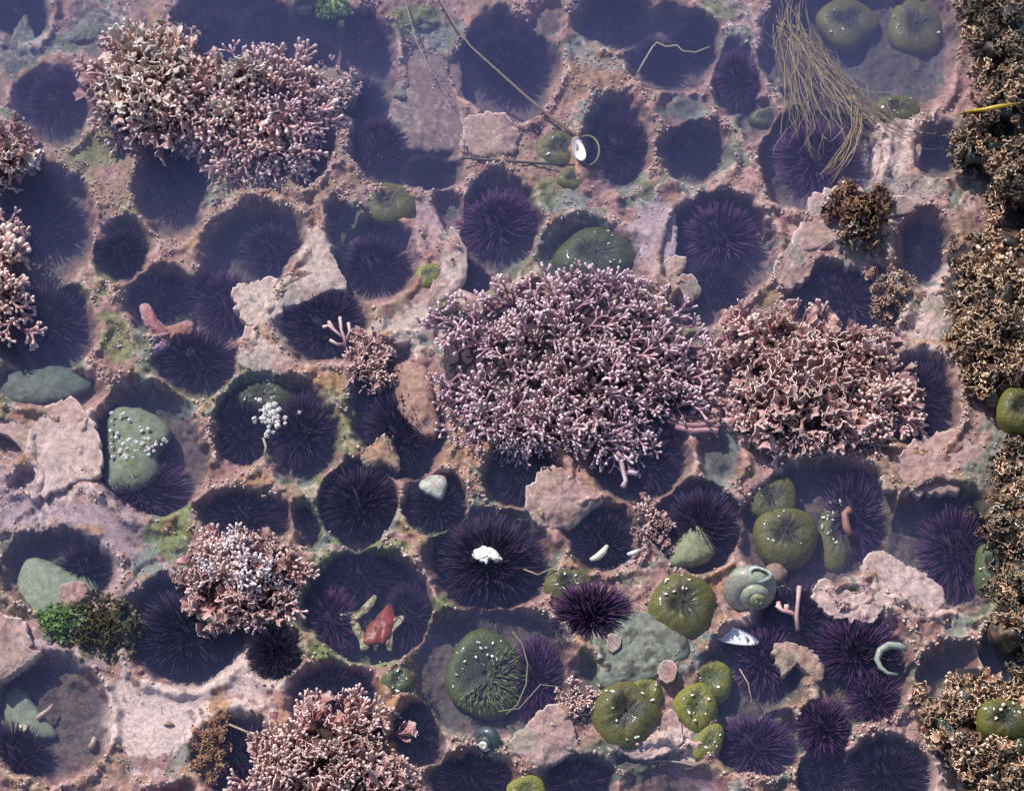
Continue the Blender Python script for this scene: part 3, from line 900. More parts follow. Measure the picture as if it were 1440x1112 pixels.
ANEMS = [  # u,v,rx,ry,zbottom,H,palette,label,open,tentacles,chips,rot
 (546,284,42,34,-26,20,'green','hazy green ring-shaped anemone left of the pale pink slope, above the sandy saddle',False,24,1,10),
 (788,208,40,30,-14,18,'green','olive anemone lying left of the white shell on the kelp stalk end',False,20,3,0),
 (806,250,24,18,-12,12,'green','small round olive anemone just below the thin dark stick',False,14,0,0),
 (838,358,64,44,-30,34,'dark','large dark green closed anemone above the great central mound',False,24,9,0),
 (630,441,27,21,-6,16,'green','small green anemone at the left corner of the great central mound',False,16,1,0),
 (602,386,18,20,-8,10,'lime','tiny yellow-green anemone on the inner side of the sandy saddle',False,10,2,40),
 (372,556,44,28,-26,22,'dark','mossy green anemone capped by a clump of white shell gravel',False,16,3,0),
 (1192,30,50,44,-42,26,'green','broad hazy green ring anemone at the top right beneath drifting seaweed',False,28,3,0),
 (1288,36,46,50,-40,26,'green','bright edged green anemone at the top, right of the broad hazy ring anemone',False,24,3,0),
 (1085,698,37,34,-22,20,'green','upper round anemone of the pair in the large round burrow',False,22,2,0),
 (1106,752,46,42,-26,34,'green','lower and bigger round anemone of the pair in the large round burrow',False,26,4,0),
 (1180,745,30,56,-46,26,'green','upright oblong green anemone with a salmon patch against the purple urchin',False,18,14,10),
 (960,850,47,44,-30,36,'green','olive anemone with white chips painted as highlights left of the big worn snail',False,24,10,0),
 (880,1002,45,44,-10,34,'green','smooth round olive anemone resting on the pink crust sheet',False,24,9,20),
 (908,972,22,22,-4,20,'lime','small yellow bud of an anemone at the upper edge of the smooth round olive one',False,12,3,0),
 (998,955,33,28,-20,26,'lime','yellow-green anemone right of the double pink crust spot',False,16,3,0),
 (980,992,28,32,-12,28,'lime','middle yellow-green anemone of the chain below the grey boulder',False,16,8,0),
 (997,1042,18,26,-8,18,'lime','narrow lowest yellow-green anemone of the chain below the grey boulder',False,10,6,30),
 (800,820,33,28,-16,20,'green','pale olive anemone dusted with shell bits above the bright purple urchin',False,16,7,0),
 (682,948,56,58,-30,26,'dark','big open green anemone with striped tentacles and cream shell bits on its rim',True,26,16,0),
 (560,956,21,18,-4,16,'grey','small dark grey-green anemone on the rusty ridge above the bottom cushion',False,10,5,0),
 (1393,800,20,36,-4,34,'grey','greyish oblong anemone pressed to the foot of the right-hand rock',False,10,5,0),
 (1262,152,36,24,-26,18,'green','green anemone with white dots at the lower end of the drifting seaweed',False,14,5,0),
 (1082,166,34,18,-34,16,'dark','faint ring of a dark green anemone left of the trailing seaweed strands',False,18,0,0),
 (740,1110,26,18,-10,14,'lime','yellow-green anemone rim cut by the bottom edge',False,14,1,0),
]
for i, a in enumerate(ANEMS):
    u, v, rx, ry, zb, H, pal, lab, op, te, ch, ro = a
    anemone(u, v, rx, ry, zb, H, pal, lab, op, te, ch, ro, seed=i + 3, chipside=100 if i in (19, 12, 24) else None)

# ------------------------------------------------------------------ crust plates and ledges
CR = 'crust ledges and flaps of the rock'
def plate(poly, z0, H, label, base=PALE, rim=(.76, .60, .54), cat='coralline crust', name='crust_plate', mat=None, group=CR, **kw):
    kw.setdefault('blend', .6); kw.setdefault('rough', 4.5); kw.setdefault('rscale', 20)
    kw['rimw'] = kw.get('rimw', .06) * .55; kw.setdefault('segs', 130); kw.setdefault('rings', 22)
    kw['wiggle'] = kw.get('wiggle', 2) * 1.3; z0 = z0 - 5; kw['thick'] = kw.get('thick', 10) + 8
    ob = blob(name, poly, z0, H, mat or M_PLATE, base, rim, **kw)[0]
    tag(ob, label, cat, group)
    return ob
LP = np.array((.46, .315, .30)); SP = np.array((.54, .385, .355)); RP = np.array((.37, .205, .195))
plate([(-12,588),(20,582),(44,584),(62,572),(76,566),(100,560),(122,578),(138,610),(143,650),(136,672),(108,678),(78,690),(48,702),(44,690),(52,668),(36,640),(10,612),(-14,604)],
      8, 5, 'broad pale pink crust flap left of the barnacled stone', base=SP, mott=LP, power=5, thick=12, wiggle=3, curl=2.5, seed=11, rimw=.07, slope=(.05, 0))
plate([(752,672),(772,654),(800,664),(826,684),(850,700),(824,722),(806,736),(790,742),(760,738),(741,718),(738,696)],
      6, 13, 'pinkish tent-shaped crust flap with a pale wavy edge below the great central mound', base=LP, mott=RP, power=1.6, thick=14, wiggle=3, curl=2, seed=12, rimw=.08, slope=(0, -.1))
plate([(1243,658),(1268,636),(1300,615),(1340,606),(1368,622),(1378,648),(1352,664),(1350,690),(1312,694),(1272,692),(1246,684)],
      9, 6, 'mottled pink crust ledge with frilled rim right of the round anemone burrow', base=SP, mott=RP, power=4, thick=12, wiggle=5, curl=2, seed=13, rimw=.08)
plate([(1213,790),(1240,774),(1270,793),(1300,806),(1330,830),(1326,850),(1300,872),(1258,862),(1226,846)],
      5, 8, 'smooth pale pink shield of crust below the hazy burrow at the right', base=np.array((.52,.36,.37)), mott=SP, power=2.4, thick=8, wiggle=3, curl=1, seed=14, rimw=.06)
plate([(1143,830),(1160,814),(1180,826),(1202,832),(1236,826),(1242,850),(1226,874),(1190,872),(1165,862),(1148,850)],
      6, 4, 'lumpy pink crust with curled pale edges right of the pink twigs', base=SP, mott=RP, power=4, thick=8, wiggle=4, curl=3, seed=15, rimw=.12)
plate([(718,1040),(740,1018),(775,988),(800,1008),(812,1040),(800,1062),(760,1077),(732,1066)],
      10, 7, 'grainy sandy pink crust slab right of the dark snail at the bottom', base=SP * 1.08, mott=LP, power=4, thick=16, wiggle=2.5, curl=2, seed=16, rimw=.06)
plate([(344,462),(356,452),(378,470),(400,498),(418,516),(382,522),(348,519),(336,500)],
      10, 6, 'grainy pale crust slab left of the broad dark urchin', base=SP, mott=LP, power=4, thick=14, wiggle=2.5, curl=1.5, seed=17, rimw=.06)
plate([(329,405),(350,397),(388,394),(402,420),(390,446),(352,456),(334,440)],
      12, 6, 'flat tan crust knob with beaded edge left of the sandy ridge', base=np.array((.50,.38,.34)), mott=LP, power=3, thick=16, wiggle=4, curl=2, seed=18, rimw=.1)
plate([(436,326),(450,318),(463,350),(481,382),(486,402),(452,414),(412,430),(392,426),(404,402),(432,390),(448,366),(440,346)][::1],
      12, 7, 'tall crooked sandy ridge rising between two dusky urchins', base=np.array((.50,.38,.35)), mott=LP, power=2, thick=20, wiggle=3, curl=1, seed=19, rimw=.08)
plate([(528,432),(560,424),(600,414),(634,380),(638,340),(634,318),(654,344),(657,382),(640,412),(612,432),(600,462),(566,482),(536,472)],
      5, 9, 'broad grainy sandy saddle between burrows, left of the great central mound', base=np.array((.48,.35,.30)), mott=SP, power=2, thick=18, wiggle=2, curl=0, seed=20, rimw=.04)
plate([(868,1050),(905,1042),(934,1003),(948,1000),(962,1038),(940,1056),(915,1066),(888,1064)],
      3, 4, 'smooth pink crust sheet under the smooth round olive anemone', base=np.array((.54,.34,.34)), mott=SP, power=5, thick=8, wiggle=1.5, curl=1.5, seed=21, rimw=.06)
plate([(-12,868),(14,866),(34,872),(42,892),(44,912),(58,916),(36,936),(10,950),(-12,956)],
      10, 6, 'pale pitted crust block at the left edge under the green stone', base=LP, mott=SP, power=4, thick=18, wiggle=3, curl=2, seed=22, rimw=.08)
plate([(84,826),(100,818),(118,820),(122,836),(104,852),(84,850)],
      2, 7, 'small square pink crust chunk on the large green stone at the left', base=RP * 1.1, power=4, thick=10, wiggle=1.5, seed=23, rimw=.1)
plate([(1292,446),(1300,420),(1318,402),(1346,398),(1352,440),(1340,472),(1322,490),(1302,480),(1290,464)],
      4, 8, 'light pink crust slope left of the golden-brown rock', base=SP, mott=LP, power=3, thick=12, wiggle=4, curl=2, seed=24, rimw=.06)
plate([(1088,378),(1100,352),(1128,342),(1146,362),(1136,388),(1112,404),(1094,400)],
      8, 6, 'rounded tan crust tongue above the leafy pink cushion, left of its violet urchin', base=LP, mott=TAN, power=3, thick=14, wiggle=3, curl=2, seed=25, rimw=.1)
plate([(1132,300),(1150,272),(1186,262),(1240,274),(1288,278),(1290,296),(1262,306),(1246,330),(1232,366),(1200,378),(1168,352),(1128,356),(1112,344),(1120,318)],
      8, 15, 'pink knobbly crust mound that carries the small maroon tuft', base=LP, mott=RP, power=2.2, thick=20, wiggle=6, curl=1, rough=4, seed=26, rimw=.08)
plate([(553,516),(572,508),(592,512),(606,530),(612,570),(618,602),(598,614),(572,594),(556,560)],
      2, 16, 'smooth brown-pink lump with pale dots left of the great central mound', base=np.array((.36,.19,.13)), mott=np.array((.42,.25,.18)), rim=None, name='crust_lump', power=2, thick=20, wiggle=1.5, seed=27)
plate([(654,172),(668,160),(692,158),(714,166),(728,190),(722,214),(690,222),(660,214)],
      8, 10, 'knobby pink lump above the thin dark stick, left of the olive anemone', base=LP, mott=PINK, name='crust_lump', power=2.2, thick=16, wiggle=4, rough=4, seed=28, rimw=.1)
plate([(1226,226),(1240,190),(1262,172),(1290,176),(1294,214),(1276,250),(1254,268),(1234,262)],
      0, 6, 'pale pink slope under the tips of the drifting brown seaweed', base=SP, mott=LP, power=3, thick=8, wiggle=3, seed=29, rimw=.05)
plate([(934,306),(946,290),(952,330),(946,362),(910,374),(900,356),(914,330)],
      -2, 5, 'lilac-pink crust slope right of the large dark closed anemone', base=np.array((.56,.44,.50)), mott=SP, power=3, thick=10, wiggle=3, seed=30, rimw=.05)
plate([(1088,908),(1108,903),(1140,914),(1158,934),(1152,958),(1132,944),(1116,930),(1102,950),(1090,930)],
      5, 7, 'peach crust wedge between the purple urchins above the dark green window', base=np.array((.55,.36,.28)), mott=RP, power=2.6, thick=12, wiggle=2.5, seed=31, rimw=.06)
plate([(508,642),(522,626),(546,606),(556,632),(562,660),(538,652),(516,658)],
      2, 9, 'rusty crust wedge between the two dark long-spined urchins', base=np.array((.40,.24,.15)), mott=OLIVE * 2, power=2.4, thick=12, wiggle=2.5, seed=32, rimw=.08)
plate([(922,392),(932,370),(948,360),(966,362),(960,380),(944,392),(962,396),(930,402)],
      0, 6, 'small frilly tan crust flap at the upper right corner of the great mound', base=np.array((.46,.34,.25)), power=3, thick=8, wiggle=2, seed=33, rimw=.12)
plate([(946,396),(962,385),(978,390),(984,410),(966,424),(948,414)],
      -4, 6, 'small round brown crust flap below the frilly tan one', base=BROWN * 1.8, power=3, thick=8, wiggle=2, seed=34, rimw=.12)
plate([(856,892),(866,892),(874,900),(870,912),(860,916),(853,906)], 23, 1.5, 'small round pink crust spot on the grey boulder, under the bright purple urchin', base=RP * 1.25, name='crust_spot', power=5, thick=3, wiggle=1, rough=.4, seed=36, rimw=.2, group='pink crust spots on the grey boulder')
plate([(934,928),(944,928),(951,936),(950,950),(944,958),(933,957),(926,948),(927,936)], 22, 1.5, 'double pink crust spot on the lower right of the grey boulder', base=RP * 1.25, name='crust_spot', power=5, thick=3, wiggle=1, rough=.4, seed=37, rimw=.2, group='pink crust spots on the grey boulder')
plate([(560,82),(640,80),(652,150),(654,200),(640,214),(600,216),(560,212),(542,176),(556,130)],
      -34, 16, 'broad brown submerged ledge face below the green moss patch', base=BROWN * 1.25, mott=BROWN * .8, rim=None, name='rock_ledge', cat='rock ledge', power=3.5, thick=26, wiggle=3, rough=3, seed=39, mat=M_ROCK)
plate([(112,58),(92,62),(104,40),(128,8),(140,-6),(154,14),(156,40),(150,58)],
      -8, 10, 'dark green triangular ridge above the violet hazy urchin, top left', base=DGREY * 1.5, mott=GREEN * .7, rim=PINK, name='rock_ridge', cat='rock ridge', power=2, thick=26, wiggle=2, seed=40, mat=M_ROCK, rimw=.08)
plate([(-20,90),(10,60),(34,20),(44,40),(58,84),(40,100),(0,108)],
      -12, 10, 'dark green ridge in the top left corner beside the triangular one', base=DGREY * 1.3, mott=GREEN * .6, rim=None, name='rock_ridge', cat='rock ridge', power=2, thick=26, wiggle=2, seed=41, mat=M_ROCK)

# ------------------------------------------------------------------ stones
def stone(poly, z0, H, label, base, name='stone', power=2.3, cat='stone', **kw):
    ob = blob(name, poly, z0, H, kw.pop('mat', M_STONE), base, kw.pop('rim', None), thick=kw.pop('thick', 14), power=power, wiggle=kw.pop('wiggle', 1), rough=kw.pop('rough', 1.2), seed=kw.pop('seed', 3), **kw)
    tag(ob[0], label, cat)
    return ob
gs = np.array((.20, .23, .16))
st = stone([(152,622),(152,590),(164,574),(196,574),(232,592),(240,612),(222,640),(226,668),(200,690),(168,694),(148,688),(146,660)], -22, 26,
           'mossy grey stone crusted with white barnacles in the burrow beside the pale crust flap', gs * .85, mott=GREEN * .8, seed=51)
stone([(20,842),(34,790),(60,786),(96,800),(132,816),(140,838),(124,868),(86,880),(44,880),(26,866)], -30, 28, 'large smooth green-grey stone lying in the left burrow', gs, seed=52, mott=gs * 1.2)
stone([(4,990),(16,964),(36,972),(52,994),(76,1024),(78,1038),(40,1040),(22,1036),(8,1014)], -36, 16, 'flat green wedge of stone in the round burrow at the lower left', gs * .9, seed=53, power=4)
stone([(938,790),(950,764),(966,746),(984,738),(998,752),(1004,778),(990,792),(960,798),(944,798)], -12, 22, 'smooth pear-shaped olive stone on the black urchin', np.array((.22, .23, .13)), seed=54)
stone([(592,676),(606,668),(626,670),(628,686),(620,702),(602,696),(590,686)], -3, 11, 'small pale grey stone perched on the small black urchin', np.array((.42, .43, .36)), mott=LILAC, seed=55)
stone([(0,545),(6,524),(50,520),(76,514),(118,524),(130,544),(100,562),(50,572),(8,566)], -26, 18, 'long dark grey-green stone wedged across the left burrow', DGREY * 1.1, seed=56, mott=DGREY * .7)
stone([(812,890),(830,886),(872,862),(908,862),(940,874),(962,892),(972,912),(958,934),(930,950),(896,962),(860,968),(840,958),(838,924),(818,906)], 1, 14,
      'broad grey boulder with dark blotches between the bright purple urchin and the yellow-green anemones', np.array((.19, .205, .165)), mott=np.array((.085, .085, .06)), name='boulder', cat='boulder', seed=57, power=3, rough=4, rings=44, rscale=20, segs=120)
stone([(1024,796),(1034,790),(1048,798),(1042,822),(1030,838),(1016,824)], -20, 12, 'orange-brown stone left of the big worn snail', np.array((.40, .22, .13)), seed=58)
stone([(402,2),(414,-4),(436,-2),(440,10),(424,16),(404,12)], -16, 8, 'small cream pebble at the top edge', np.array((.50, .42, .27)), name='pebble', seed=59)
stone([(1078,796),(1096,790),(1108,806),(1098,820),(1082,816)], -22, 14, 'small brown pebble behind the big worn snail', np.array((.25, .17, .13)), name='pebble', seed=60)
# barnacles and shell gravel standing on stones
def gravel(name, label, cat, spots, size, group, seed, z):
    r_ = random.Random(seed)
    root = empty(name, P(*spots[0], z))
    tag(root, label, cat, group)
    for (u, v) in spots:
        zz = z + r_.uniform(-2, 3)
        p = P(u, v, zz)
        o = link('shell_bit', r_.choice(BARN), root, p - root.location)
        s = size * S * r_.uniform(.6, 1.2)
        o.scale = (s, s, s)
        o.rotation_euler = (r_.uniform(-.5, .5), r_.uniform(-.5, .5), r_.uniform(0, 6))
def barnacle_mesh(seed, col):
    r_ = random.Random(seed)
    V_, F_ = [], []
    n = 8
    for r, z in ((1, 0), (.8, .5), (.42, .85), (.3, .8), (.22, .45)):
        for k in range(n):
            a = k * 6.283 / n
            q = r * (1 + .12 * ((k % 2) * 2 - 1) * r)
            V_.append((math.cos(a) * q, math.sin(a) * q, z * (1 + r_.uniform(-.1, .1))))
    for i in range(4):
        for k in range(n):
            F_.append((i * n + k, i * n + (k + 1) % n, (i + 1) * n + (k + 1) % n, (i + 1) * n + k))
    F_.append(tuple(range(4 * n, 5 * n)))
    c = np.tile(np.array(col), (len(V_), 1)); c[4 * n:] *= .25
    return make_mesh('shell_bit', V_, F_, M_SHELL, c)
BARN = [barnacle_mesh(k, c) for k, c in enumerate([(.78, .76, .70), (.66, .60, .56), (.80, .68, .66), (.60, .62, .52)])]
r_ = random.Random(5)
sp = []
while len(sp) < 60:
    u, v = r_.uniform(156, 238), r_.uniform(578, 646)
    if (v > 612 or r_.random() < .28) and v < 645 - (u - 200) * .5 and (u - 156) + (640 - v) * 0 > 0 and v > 574 + max(0, (u - 196)) * .5:
        sp.append((u, v))
gravel('barnacle_cluster', 'scatter of white barnacles on the mossy grey stone at the left', 'barnacles', sp, 3.2, None, 71, 1)
sp = [(382 + r_.gauss(0, 11), 586 + r_.gauss(0, 12)) for _ in range(44)]
gravel('shell_gravel', 'clump of white shell gravel below the mossy green anemone', 'shell gravel', sp, 4.2, None, 72, -4)
# ------------------------------------------------------------------ snails and loose shells
def snail(u, v, size, z, axis, spin, cols, label, turns=3.4, grow=1.85):
    root = empty('turban_snail', P(u, v, z))
    tag(root, label, 'sea snail')
    V_, F_, C_ = [], [], []
    nt_, ns = int(turns * 26), 18
    q = Vector(axis).normalized().to_track_quat('Z', 'Y') @ Quaternion((0, 0, 1), spin or 0)
    th = 2 * math.pi * turns
    if spin is None:      # mouth turned down onto the rock
        best = min(range(72), key=lambda k: (Vector(axis).normalized().to_track_quat('Z', 'Y') @ Vector((math.cos(th + k * .0873), math.sin(th + k * .0873), 0))).z)
        q = Vector(axis).normalized().to_track_quat('Z', 'Y') @ Quaternion((0, 0, 1), best * .0873)
    r_ = random.Random(int(u))
    for i in range(nt_ + 1):
        th = 2 * math.pi * turns * i / nt_
        s = grow ** (th / (2 * math.pi) - turns)
        c = Vector((math.cos(th) * .50 * s, math.sin(th) * .50 * s, (1 - s) * 1.15))
        er = Vector((math.cos(th), math.sin(th), 0))
        flare = 1 + .12 * max(0, (i / nt_ - .94) / .06)
        for k in range(ns):
            a = 2 * math.pi * k / ns
            rr = .50 * s * flare * (1 + .045 * math.sin(th * 7 + k * 1.7) + .035 * math.sin(a * 6) + .03 * math.sin(th * 23 + a * 3))
            V_.append(tuple(q @ ((c + (er * math.cos(a) + Vector((0, 0, 1)) * math.sin(a)) * rr) * size * S)))
            t = .5 + .5 * math.sin(a + .4)
            m = .5 + .5 * float(fbm(np.array([th * 1.7]), np.array([k * .5]), 7, 3)[0])
            cc = lerp(cols[0], cols[1], min(1, t * .5 + m * .6))
            if i < turns * 26 * .45: cc = lerp(cc, cols[2], .75)
            if abs(a - 2.2) < .25 and r_.random() < .8: cc = lerp(cc, (.75, .78, .74), .5)
            C_.append([x * r_.uniform(.85, 1.1) for x in cc])
    for i in range(nt_):
        for k in range(ns):
            a, b = i * ns + k, i * ns + (k + 1) % ns
            F_.append((a, b, b + ns, a + ns))
    F_.append(tuple(range(ns)))
    link('shell', make_mesh('shell', V_, F_, M_SHELL, np.array(C_)), root)
    # horny door set back inside the mouth, and the thick lip round it
    th = 2 * math.pi * turns
    er = Vector((math.cos(th), math.sin(th), 0)); c = er * .50
    et = Vector((-math.sin(th), math.cos(th), 0))
    ov = [tuple(q @ ((c - et * .03) * size * S))]
    for k in range(20):
        a = 2 * math.pi * k / 20
        ov.append(tuple(q @ ((c + (er * math.cos(a) + Vector((0, 0, 1)) * math.sin(a)) * .5) * size * S)))
    link('operculum', make_mesh('operculum', ov, [(0, 1 + k, 1 + (k + 1) % 20) for k in range(20)], M_SHELL, np.tile(np.array((.035, .035, .03)), (21, 1))), root)
    lv, lf, lc = [], [], []
    pts = [c + (er * math.cos(6.2832 * k / 24) + Vector((0, 0, 1)) * math.sin(6.2832 * k / 24)) * .54 for k in range(25)]
    tube(lv, lf, lc, [q @ (p * size * S) for p in pts], [.055 * size * S] * 25, [(.55, .56, .50)] * 25, n=6)
    link('aperture_lip', make_mesh('aperture_lip', [tuple(x) for x in lv], lf, M_SHELL, np.array(lc)), root)
    return root
sn = snail(1056, 820, 48, 0, (.12, -.74, .56), None, ((.11, .125, .10), (.36, .37, .30), (.24, .22, .12)), 'big worn grey-green turban snail with a dark eroded hole in its shell')
hv, hf, hc = [], [], []
for k, (rr, zz, c) in enumerate(((1.15, -1.5, .30), (1.1, .6, .5), (.9, 1.3, .6), (.72, .9, .12), (.5, -.6, .02))):
    for j in range(20):
        a = j * 6.2832 / 20
        w_ = 1 + .10 * math.sin(a * 3 + 1)
        hv.append((math.cos(a) * rr * 15 * w_ * S, math.sin(a) * rr * 10 * w_ * S, zz * 2.2 * S)); hc.append((c * .9, c, c * .92))
for k in range(4):
    for j in range(20):
        hf.append((k * 20 + j, k * 20 + (j + 1) % 20, k * 20 + 20 + (j + 1) % 20, k * 20 + 20 + j))
hf.append(tuple(range(80, 100)))
ho = link('eroded_hole', make_mesh('eroded_hole', hv, hf, M_SHELL, np.array(hc)), sn, P(1068, 808, 38) - sn.location)
ho.rotation_euler = (R(20), 0, R(-8))
snail(690, 1040, 27, -2, (-.35, -.55, .75), None, ((.025, .035, .045), (.06, .08, .09), (.85, .84, .74)), 'small dark blue-black snail with a worn white tip above the bottom urchin', turns=3.2)

# empty mussel half, lying open
def bowl(u, v, rx, ry, z, rot, tilt, cin, cout, name, label, cat, parts=True, dep=.5):
    root = empty(name, P(u, v, z), R(rot)); tag(root, label, cat)
    root.rotation_euler.x = tilt
    V_, F_, C_ = [], [], []
    nr, ns = 9, 32
    for side, (sc, cc) in enumerate(((1.0, cout), (.94, cin))):
        for i in range(nr):
            t = i / (nr - 1)
            for j in range(ns):
                a = j * 6.2832 / ns
                egg = 1 - .22 * math.cos(a)
                V_.append((math.cos(a) * rx * t * sc * S, math.sin(a) * ry * t * sc * egg * S, (-dep * ry * (1 - t * t) * sc + (0 if side == 0 else .3)) * S))
                k = 1 + .12 * math.sin(t * 30)
                C_.append([x * k for x in (cc if t < .9 else lerp(cc, (.5, .5, .46), .5))])
        for i in range(nr - 1):
            for j in range(ns):
                a, b = side * nr * ns + i * ns + j, side * nr * ns + i * ns + (j + 1) % ns
                F_.append((a, b, b + ns, a + ns) if side else (a, a + ns, b + ns, b))
    for j in range(ns):
        a, b = (nr - 1) * ns + j, (nr - 1) * ns + (j + 1) % ns
        F_.append((a, b, b + nr * ns, a + nr * ns))
    link('valve', make_mesh('valve', V_, F_, M_SHELL, np.array(C_)), root)
    return root
bowl(1030, 893, 36, 14, -2, -17, R(-14), (.72, .74, .80), (.06, .07, .09), 'mussel_shell', 'empty half mussel shell with pearly white inside, below the big worn snail', 'mussel shell')
bowl(814, 210, 22, 10, 18, 100, R(10), (.85, .86, .86), (.35, .36, .36), 'shell_half', 'white curved half shell at the lower end of the long kelp stalk', 'shell')
bowl(950, 1106, 66, 34, -14, 0, R(10), (.20, .13, .14), (.42, .36, .36), 'limpet_shell', 'big brownish shell rim cut by the bottom edge, left of the knobbed pink ridge', 'shell', dep=.7)

def ribbon(name, pts, rads, z, cols, label, cat, mat, flat=1.0, n=8, group=None, parent=None):
    """a tapering body along a path given in the photograph's units"""
    P3 = [P(u, v, zz) for (u, v), zz in zip(pts, z if hasattr(z, '__len__') else [z] * len(pts))]
    o = P3[0].copy()
    V_, F_, C_ = [], [], []
    tube(V_, F_, C_, [p - o for p in P3], [r * S for r in rads], cols, n=n)
    V_ = [(a.x, a.y, a.z * flat + 0) if flat != 1 else tuple(a) for a in V_]
    me = make_mesh(name, V_, F_, mat, np.array(C_))
    if parent is not None:
        return link(name, me, parent, o - parent.location)
    ob = link(name, me, None, o)
    return tag(ob, label, cat, group)
def cc(c, n): return [c] * n
ribbon('shell_piece', [(1276,913),(1264,908),(1250,907),(1238,914),(1233,926),(1238,938),(1248,946),(1262,948)], [3.5,5.5,5.5,5,4.2,3.4,2.6,1.6], 17, cc((.30,.33,.28), 8),
       'pale grey-green curled shell piece on the vivid purple urchin', 'shell piece', M_SHELL)
ribbon('shell_piece', [(830,787),(840,783),(848,776),(854,767)], [2.5,5,5,2.5], 3, cc((.82,.80,.62), 4), 'curved cream sliver of shell on the black urchin', 'shell piece', M_SHELL)
ribbon('shell_piece', [(882,779),(890,778),(901,773)], [2,4.2,2.5], 0, cc((.72,.74,.70), 3), 'small pale shell chip at the right rim of the black urchin with the cream sliver', 'shell piece', M_SHELL)
ob = blob('shell_lump', [(664,778),(672,770),(680,767),(694,770),(702,780),(708,786),(700,790),(688,786),(684,792),(670,788)], 15, 6, M_SHELL, (.95,.93,.78), None, thick=7, power=2, wiggle=2.5, rough=2, rscale=5, seed=61)[0]
tag(ob, 'creamy white lump of broken shell on the large dark urchin in the middle', 'shell piece')
# starfish: a low five-armed body, three arms showing
def star_poly(cx, cy, R1, R2, rot, n=5):
    out = []
    for k in range(n * 2):
        a = R(rot) + math.pi * k / n
        r = R1 if k % 2 == 0 else R2
        out.append((cx + math.cos(a) * r, cy + math.sin(a) * r))
    return out
sf = empty('starfish', P(225, 468, -8)); tag(sf, 'stubby pinkish starfish with arms spread between the two left burrows', 'starfish')
blob('arm', [(196,436),(200,426),(210,428),(220,444),(232,458),(246,470),(240,486),(226,488),(214,474),(204,456)], -5, 13, M_STONE, (.28,.11,.11), (.42,.26,.26), thick=10, power=1.5, wiggle=2, rough=2.4, rscale=6, seed=63, parent=sf, rimw=.3)
blob('arm', [(226,464),(246,456),(266,450),(272,460),(264,472),(244,478),(230,484)], -7, 12, M_STONE, (.30,.13,.09), (.38,.22,.2), thick=10, power=1.5, wiggle=2, rough=2.4, rscale=6, seed=64, parent=sf, rimw=.3)
blob('arm', [(218,470),(240,474),(236,488),(222,498),(206,506),(198,502),(208,488)], -7, 11, M_STONE, (.33,.20,.28), (.50,.38,.46), thick=10, power=1.5, wiggle=2, rough=2.4, rscale=6, seed=65, parent=sf, rimw=.3)
# red scrap and straps of weed in the burrow
ob = blob('red_algae', [(548,848),(556,862),(553,884),(544,902),(524,906),(511,902),(516,884),(530,866)], -22, 7, M_WEED, (.24,.04,.022), (.28,.10,.06), thick=4, power=3, wiggle=1.5, rough=2, seed=66, slope=(0, .2))[0]
tag(ob, 'orange-red scrap of algae in the burrow with two purple urchins', 'seaweed scrap')
for pts, lab in (([(476,866),(492,868),(506,862),(518,850),(528,838)], 'yellow-brown strap of weed arching left over the red scrap'),
                 ([(496,872),(504,886),(510,900),(514,912)], 'yellow-brown strap hanging down left of the red scrap'),
                 ([(566,868),(556,876),(549,888),(547,902),(549,914)], 'beige twisted strap right of the red scrap')):
    q = np.array(pts, float); dq = np.gradient(q, axis=0); nn = np.stack([-dq[:, 1], dq[:, 0]], 1) / np.linalg.norm(dq, axis=1)[:, None]
    wd = np.array([5, 7, 5.5, 6.5, 3])[:len(pts), None]
    pl = (q + nn * wd).tolist() + (q - nn * wd * .8).tolist()[::-1]
    ob = blob('weed_strap', pl, -20, 3, M_WEED, (.24, .20, .10), (.33, .27, .15), thick=3, power=3, wiggle=1.5, rough=3, rscale=8, seed=70 + len(lab))[0]
    tag(ob, lab, 'seaweed scrap')
for pts, lab in (([(52,1010),(60,1004),(68,998),(74,990)], 'small pinkish-tan fragment on the green wedge of stone'),
                 ([(126,1052),(131,1044),(133,1036)], 'small tan fragment at the right wall of the lower left burrow')):
    ribbon('shell_piece', pts, [4, 4, 3, 2][:len(pts)], -18, [(.45,.33,.24)] * len(pts), lab, 'shell piece', M_SHELL)
ob = blob('shell_piece', [(24,1022),(32,1018),(38,1024),(34,1030),(26,1028)], -16, 5, M_SHELL, (.55,.52,.3), None, thick=4, seed=68)[0]
tag(ob, 'tiny yellowish shell bit on the green wedge of stone', 'shell piece')

# ------------------------------------------------------------------ algae cushions
tuft('coralline_cushion', [(618,480),(650,446),(700,424),(760,408),(830,400),(885,412),(925,440),(968,476),(990,520),(992,570),(950,580),(905,590),(872,622),(820,608),(770,606),(712,626),(665,606),(640,560),(622,520)],
     -8, 24, 290, F_MAUVE, 48, 'great mauve-pink mound of branching coralline algae in the centre', 'coralline algae', seed=2, up=.75)
tuft('coralline_fringe', [(650,600),(690,598),(740,590),(800,590),(860,600),(892,612),(888,632),(850,628),(800,622),(740,622),(700,632),(664,628)],
     -8, 22, 90, F_MAUVE, 40, 'hanging fringe of branched mauve algae along the lower edge of the great mound', 'coralline algae', seed=3, up=.3, out=1.3, seg=40)
tuft('coralline_cushion', [(1026,500),(1042,462),(1080,444),(1120,446),(1170,462),(1216,480),(1240,510),(1256,550),(1244,590),(1216,612),(1160,622),(1110,624),(1066,606),(1034,570)],
     -4, 26, 260, FAN_PINK + FAN_RED[:2] + F_PINK[:2], 35, 'leafy pink coralline cushion of pale-edged plates right of the great mound', 'coralline algae', seed=4, up=.8, base=(.06,.03,.03))
